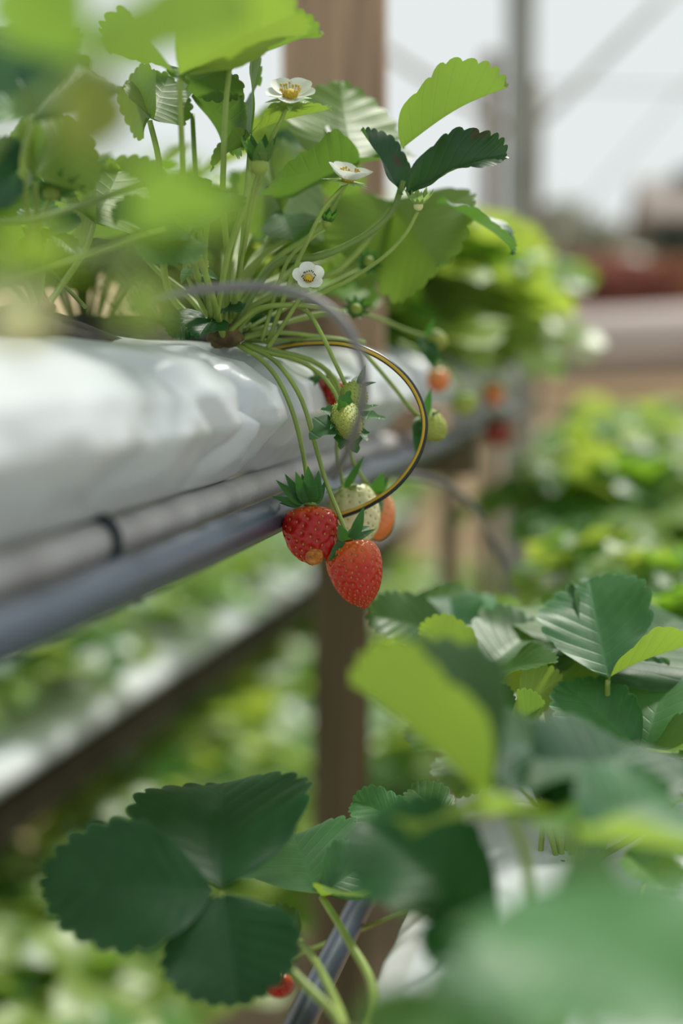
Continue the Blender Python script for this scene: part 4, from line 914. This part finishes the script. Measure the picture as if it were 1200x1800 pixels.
F_l([(940, 1220, .86), (870, 1120, .88)], [l((868, 1112, .88), (905, 1065, .93), (0, .5, .85), .9, m='grey'), l((868, 1114, .88), (840, 1060, .93), (0, .5, .85), .9, m='young'), l((872, 1116, .88), (960, 1110, .88), (0, .7, .6), .8, m='mid')])
F_l([(960, 1380, .74), (895, 1280, .735)], [l((896, 1270, .735), (988, 1192, .755), (-.1, .5, -.85), .75, m='young'), l((908, 1274, .73), (960, 1238, .705), (-.6, .45, .65), .8, m='mid', fold=.6), l((888, 1268, .735), (868, 1205, .76), (0, .5, .85), .6, m='grey')])
F_l([(1150, 1440, .70), (1120, 1345, .70)], [l((1120, 1338, .70), (1190, 1412, .655), (.45, .6, .6), .45, m='mid', fold=.3), l((1150, 1340, .70), (1240, 1390, .67), (.3, .6, .7), .8, m='dark')])
F_l([(1010, 1240, .80), (1000, 1150, .80)], [l((1000, 1140, .80), (950, 1060, .86), (0, .5, .8), .9, m='mid'), l((1000, 1140, .80), (1060, 1230, .76), (0, .7, .7), .8, m='mid'), l((1002, 1142, .80), (930, 1180, .78), (0, .7, .6), .8, m='mature')])
F_l([(1130, 1300, .82), (1170, 1200, .84)], [l((1170, 1190, .84), (1220, 1090, .90), (0, .5, .8), .9, m='grey'), l((1170, 1190, .84), (1120, 1250, .80), (0, .7, .7), .8, m='mid'), l((1172, 1192, .84), (1250, 1230, .80), (0, .7, .7), .8, m='dark')])
F_l([(930, 1400, .80), (830, 1330, .80)], [l((828, 1325, .80), (740, 1260, .84), (0, .6, .7), .85, m='mid'), l((830, 1326, .80), (900, 1300, .84), (0, .6, .7), .85, m='mature'), l((830, 1330, .80), (800, 1400, .76), (0, .7, .7), .8, m='mid')])
for pts in ([(948, 1530, .72), (952, 1470, .72), (960, 1380, .74)], [(985, 1535, .71), (968, 1470, .715), (955, 1420, .72)], [(1018, 1560, .70), (1020, 1490, .71), (1030, 1400, .72)], [(1050, 1530, .70), (1066, 1470, .70), (1100, 1400, .71)]):
    stalk_obj('leaf_stalk', F_, F_.location, pts, .0014)
G_ = plant(-.030, .47, zr-.008, 'blurred strawberry plant in front on the lower right bed, with a big upright leaf')
G_l = lambda *a, **k: leaf(G_, *a, **k)
G_l([(930, 1560, .50), (905, 1450, .49), (885, 1400, .485)], [
    l((850, 1405, .485), (608, 1205, .50), (.50, .85, .14), 1.3, m='bicolour', fold=.90, curl=.4, label='big blurred leaflet showing its pale underside below a dark upper half'), l((890, 1398, .485), (812, 1290, .53), (.25, .4, .85), .75, m='dark'), l((890, 1398, .485), (950, 1290, .55), (0, .5, .85), .7, m='mature')], r=.0018)
G_l([(1010, 1560, .50), (975, 1440, .50)], [l((968, 1432, .50), (915, 1330, .56), (.2, .45, .85), .8, m='dark'), l((975, 1430, .50), (1115, 1305, .56), (-.2, .5, .85), .80, m='dark'), l((975, 1436, .50), (715, 1462, .46), (0, .9, -.3), .6, m='young')], r=.0016)
G_l([(1060, 1580, .47), (1020, 1480, .455)], [l((1018, 1475, .455), (1245, 1505, .42), (-.05, .8, -.5), .9, m='young'), l((1020, 1470, .455), (1180, 1390, .49), (-.2, .6, .75), .8, m='grey'), l((1016, 1476, .455), (960, 1420, .50), (0, .6, .7), .8, m='mid')], r=.0015)
G_l([(940, 1640, .50), (880, 1640, .50)], [l((872, 1628, .50), (632, 1440, .53), (.18, .50, .82), .74, m='dark', fold=.2), l((872, 1632, .50), (760, 1690, .47), (0, .8, .5), .7, m='dark'), l((876, 1636, .50), (700, 1610, .49), (0, .9, -.35), .5, m='mid')], r=.0017)
G_l([(800, 1510, .64), (735, 1455, .68)], [l((735, 1455, .68), (620, 1408, .70), (0, .6, .75), .62, m='grey'), l((795, 1452, .68), (722, 1385, .71), (.15, .5, .8), .66, m='mature'), l((735, 1458, .68), (690, 1490, .66), (0, .8, .5), .7, m='mid')])
G_l([(1130, 1560, .62), (1100, 1500, .61)], [l((1100, 1495, .61), (1230, 1500, .58), (.1, .7, .7), .6, m='mid'), l((1100, 1500, .61), (1190, 1560, .57), (0, .8, .5), .6, m='mid')])
for k_, pts in enumerate(([(770, 1700, .60), (778, 1640, .60), (770, 1590, .60), (745, 1565, .60)], [(786, 1710, .58), (800, 1660, .58), (820, 1620, .56)], [(1060, 1620, .50), (1150, 1602, .48), (1240, 1612, .46)], [(1090, 1650, .50), (1160, 1640, .48), (1240, 1675, .46)])):
    stalk_obj('leaf_stalk', G_, G_.location, pts, .0011)
H_ = plant(.02, .33, zr-.008, 'nearest strawberry plant on the lower right bed, very blurred in the corner')
H_l = lambda *a, **k: leaf(H_, *a, **k)
H_l([(1000, 1700, .36), (970, 1566, .35)], [l((965, 1560, .345), (1235, 1830, .27), (.10, .62, .8), .88, m='grey', fold=.1), l((970, 1556, .35), (1150, 1620, .38), (0, .7, .7), .7, m='mature')], r=.0018)
H_l([(960, 1900, .36), (900, 1850, .36)], [l((905, 1840, .36), (625, 1790, .36), (0, .62, .8), .5, m='mature'), l((905, 1838, .36), (800, 1690, .40), (.1, .55, .8), .62, m='dark'), l((905, 1842, .36), (760, 1900, .33), (0, .62, .8), .8, m='mature'), l((908, 1840, .36), (960, 1730, .38), (0, .62, .8), .8, m='mature')], r=.0016)
fruit('strawberry', (496, 1702, .85), (480, 1752, .85), .0200, 'red', 'blurred red strawberry low down beside the blue pipe stub', [(496, 1700, .85), (520, 1680, .83), (620, 1640, .80), (800, 1570, .73), (1000, 1545, .69)], [((496, 1702, .84), (470, 1705, .84), (-.2, .7, .6), .5), ((498, 1702, .84), (516, 1712, .84), (.2, .7, .6), .5)], seeds=60, res=.5)
fruit('strawberry', (820, 1690, .56), (826, 1745, .555), .0130, 'darkred', 'blurred reddish fruit between the leaves at the bottom', [(820, 1688, .56), (835, 1650, .56), (860, 1640, .55)], [((820, 1690, .55), (795, 1700, .55), (-.2, .7, .6), .5), ((822, 1690, .55), (850, 1700, .55), (.2, .7, .6), .5)], seeds=40, res=.5)
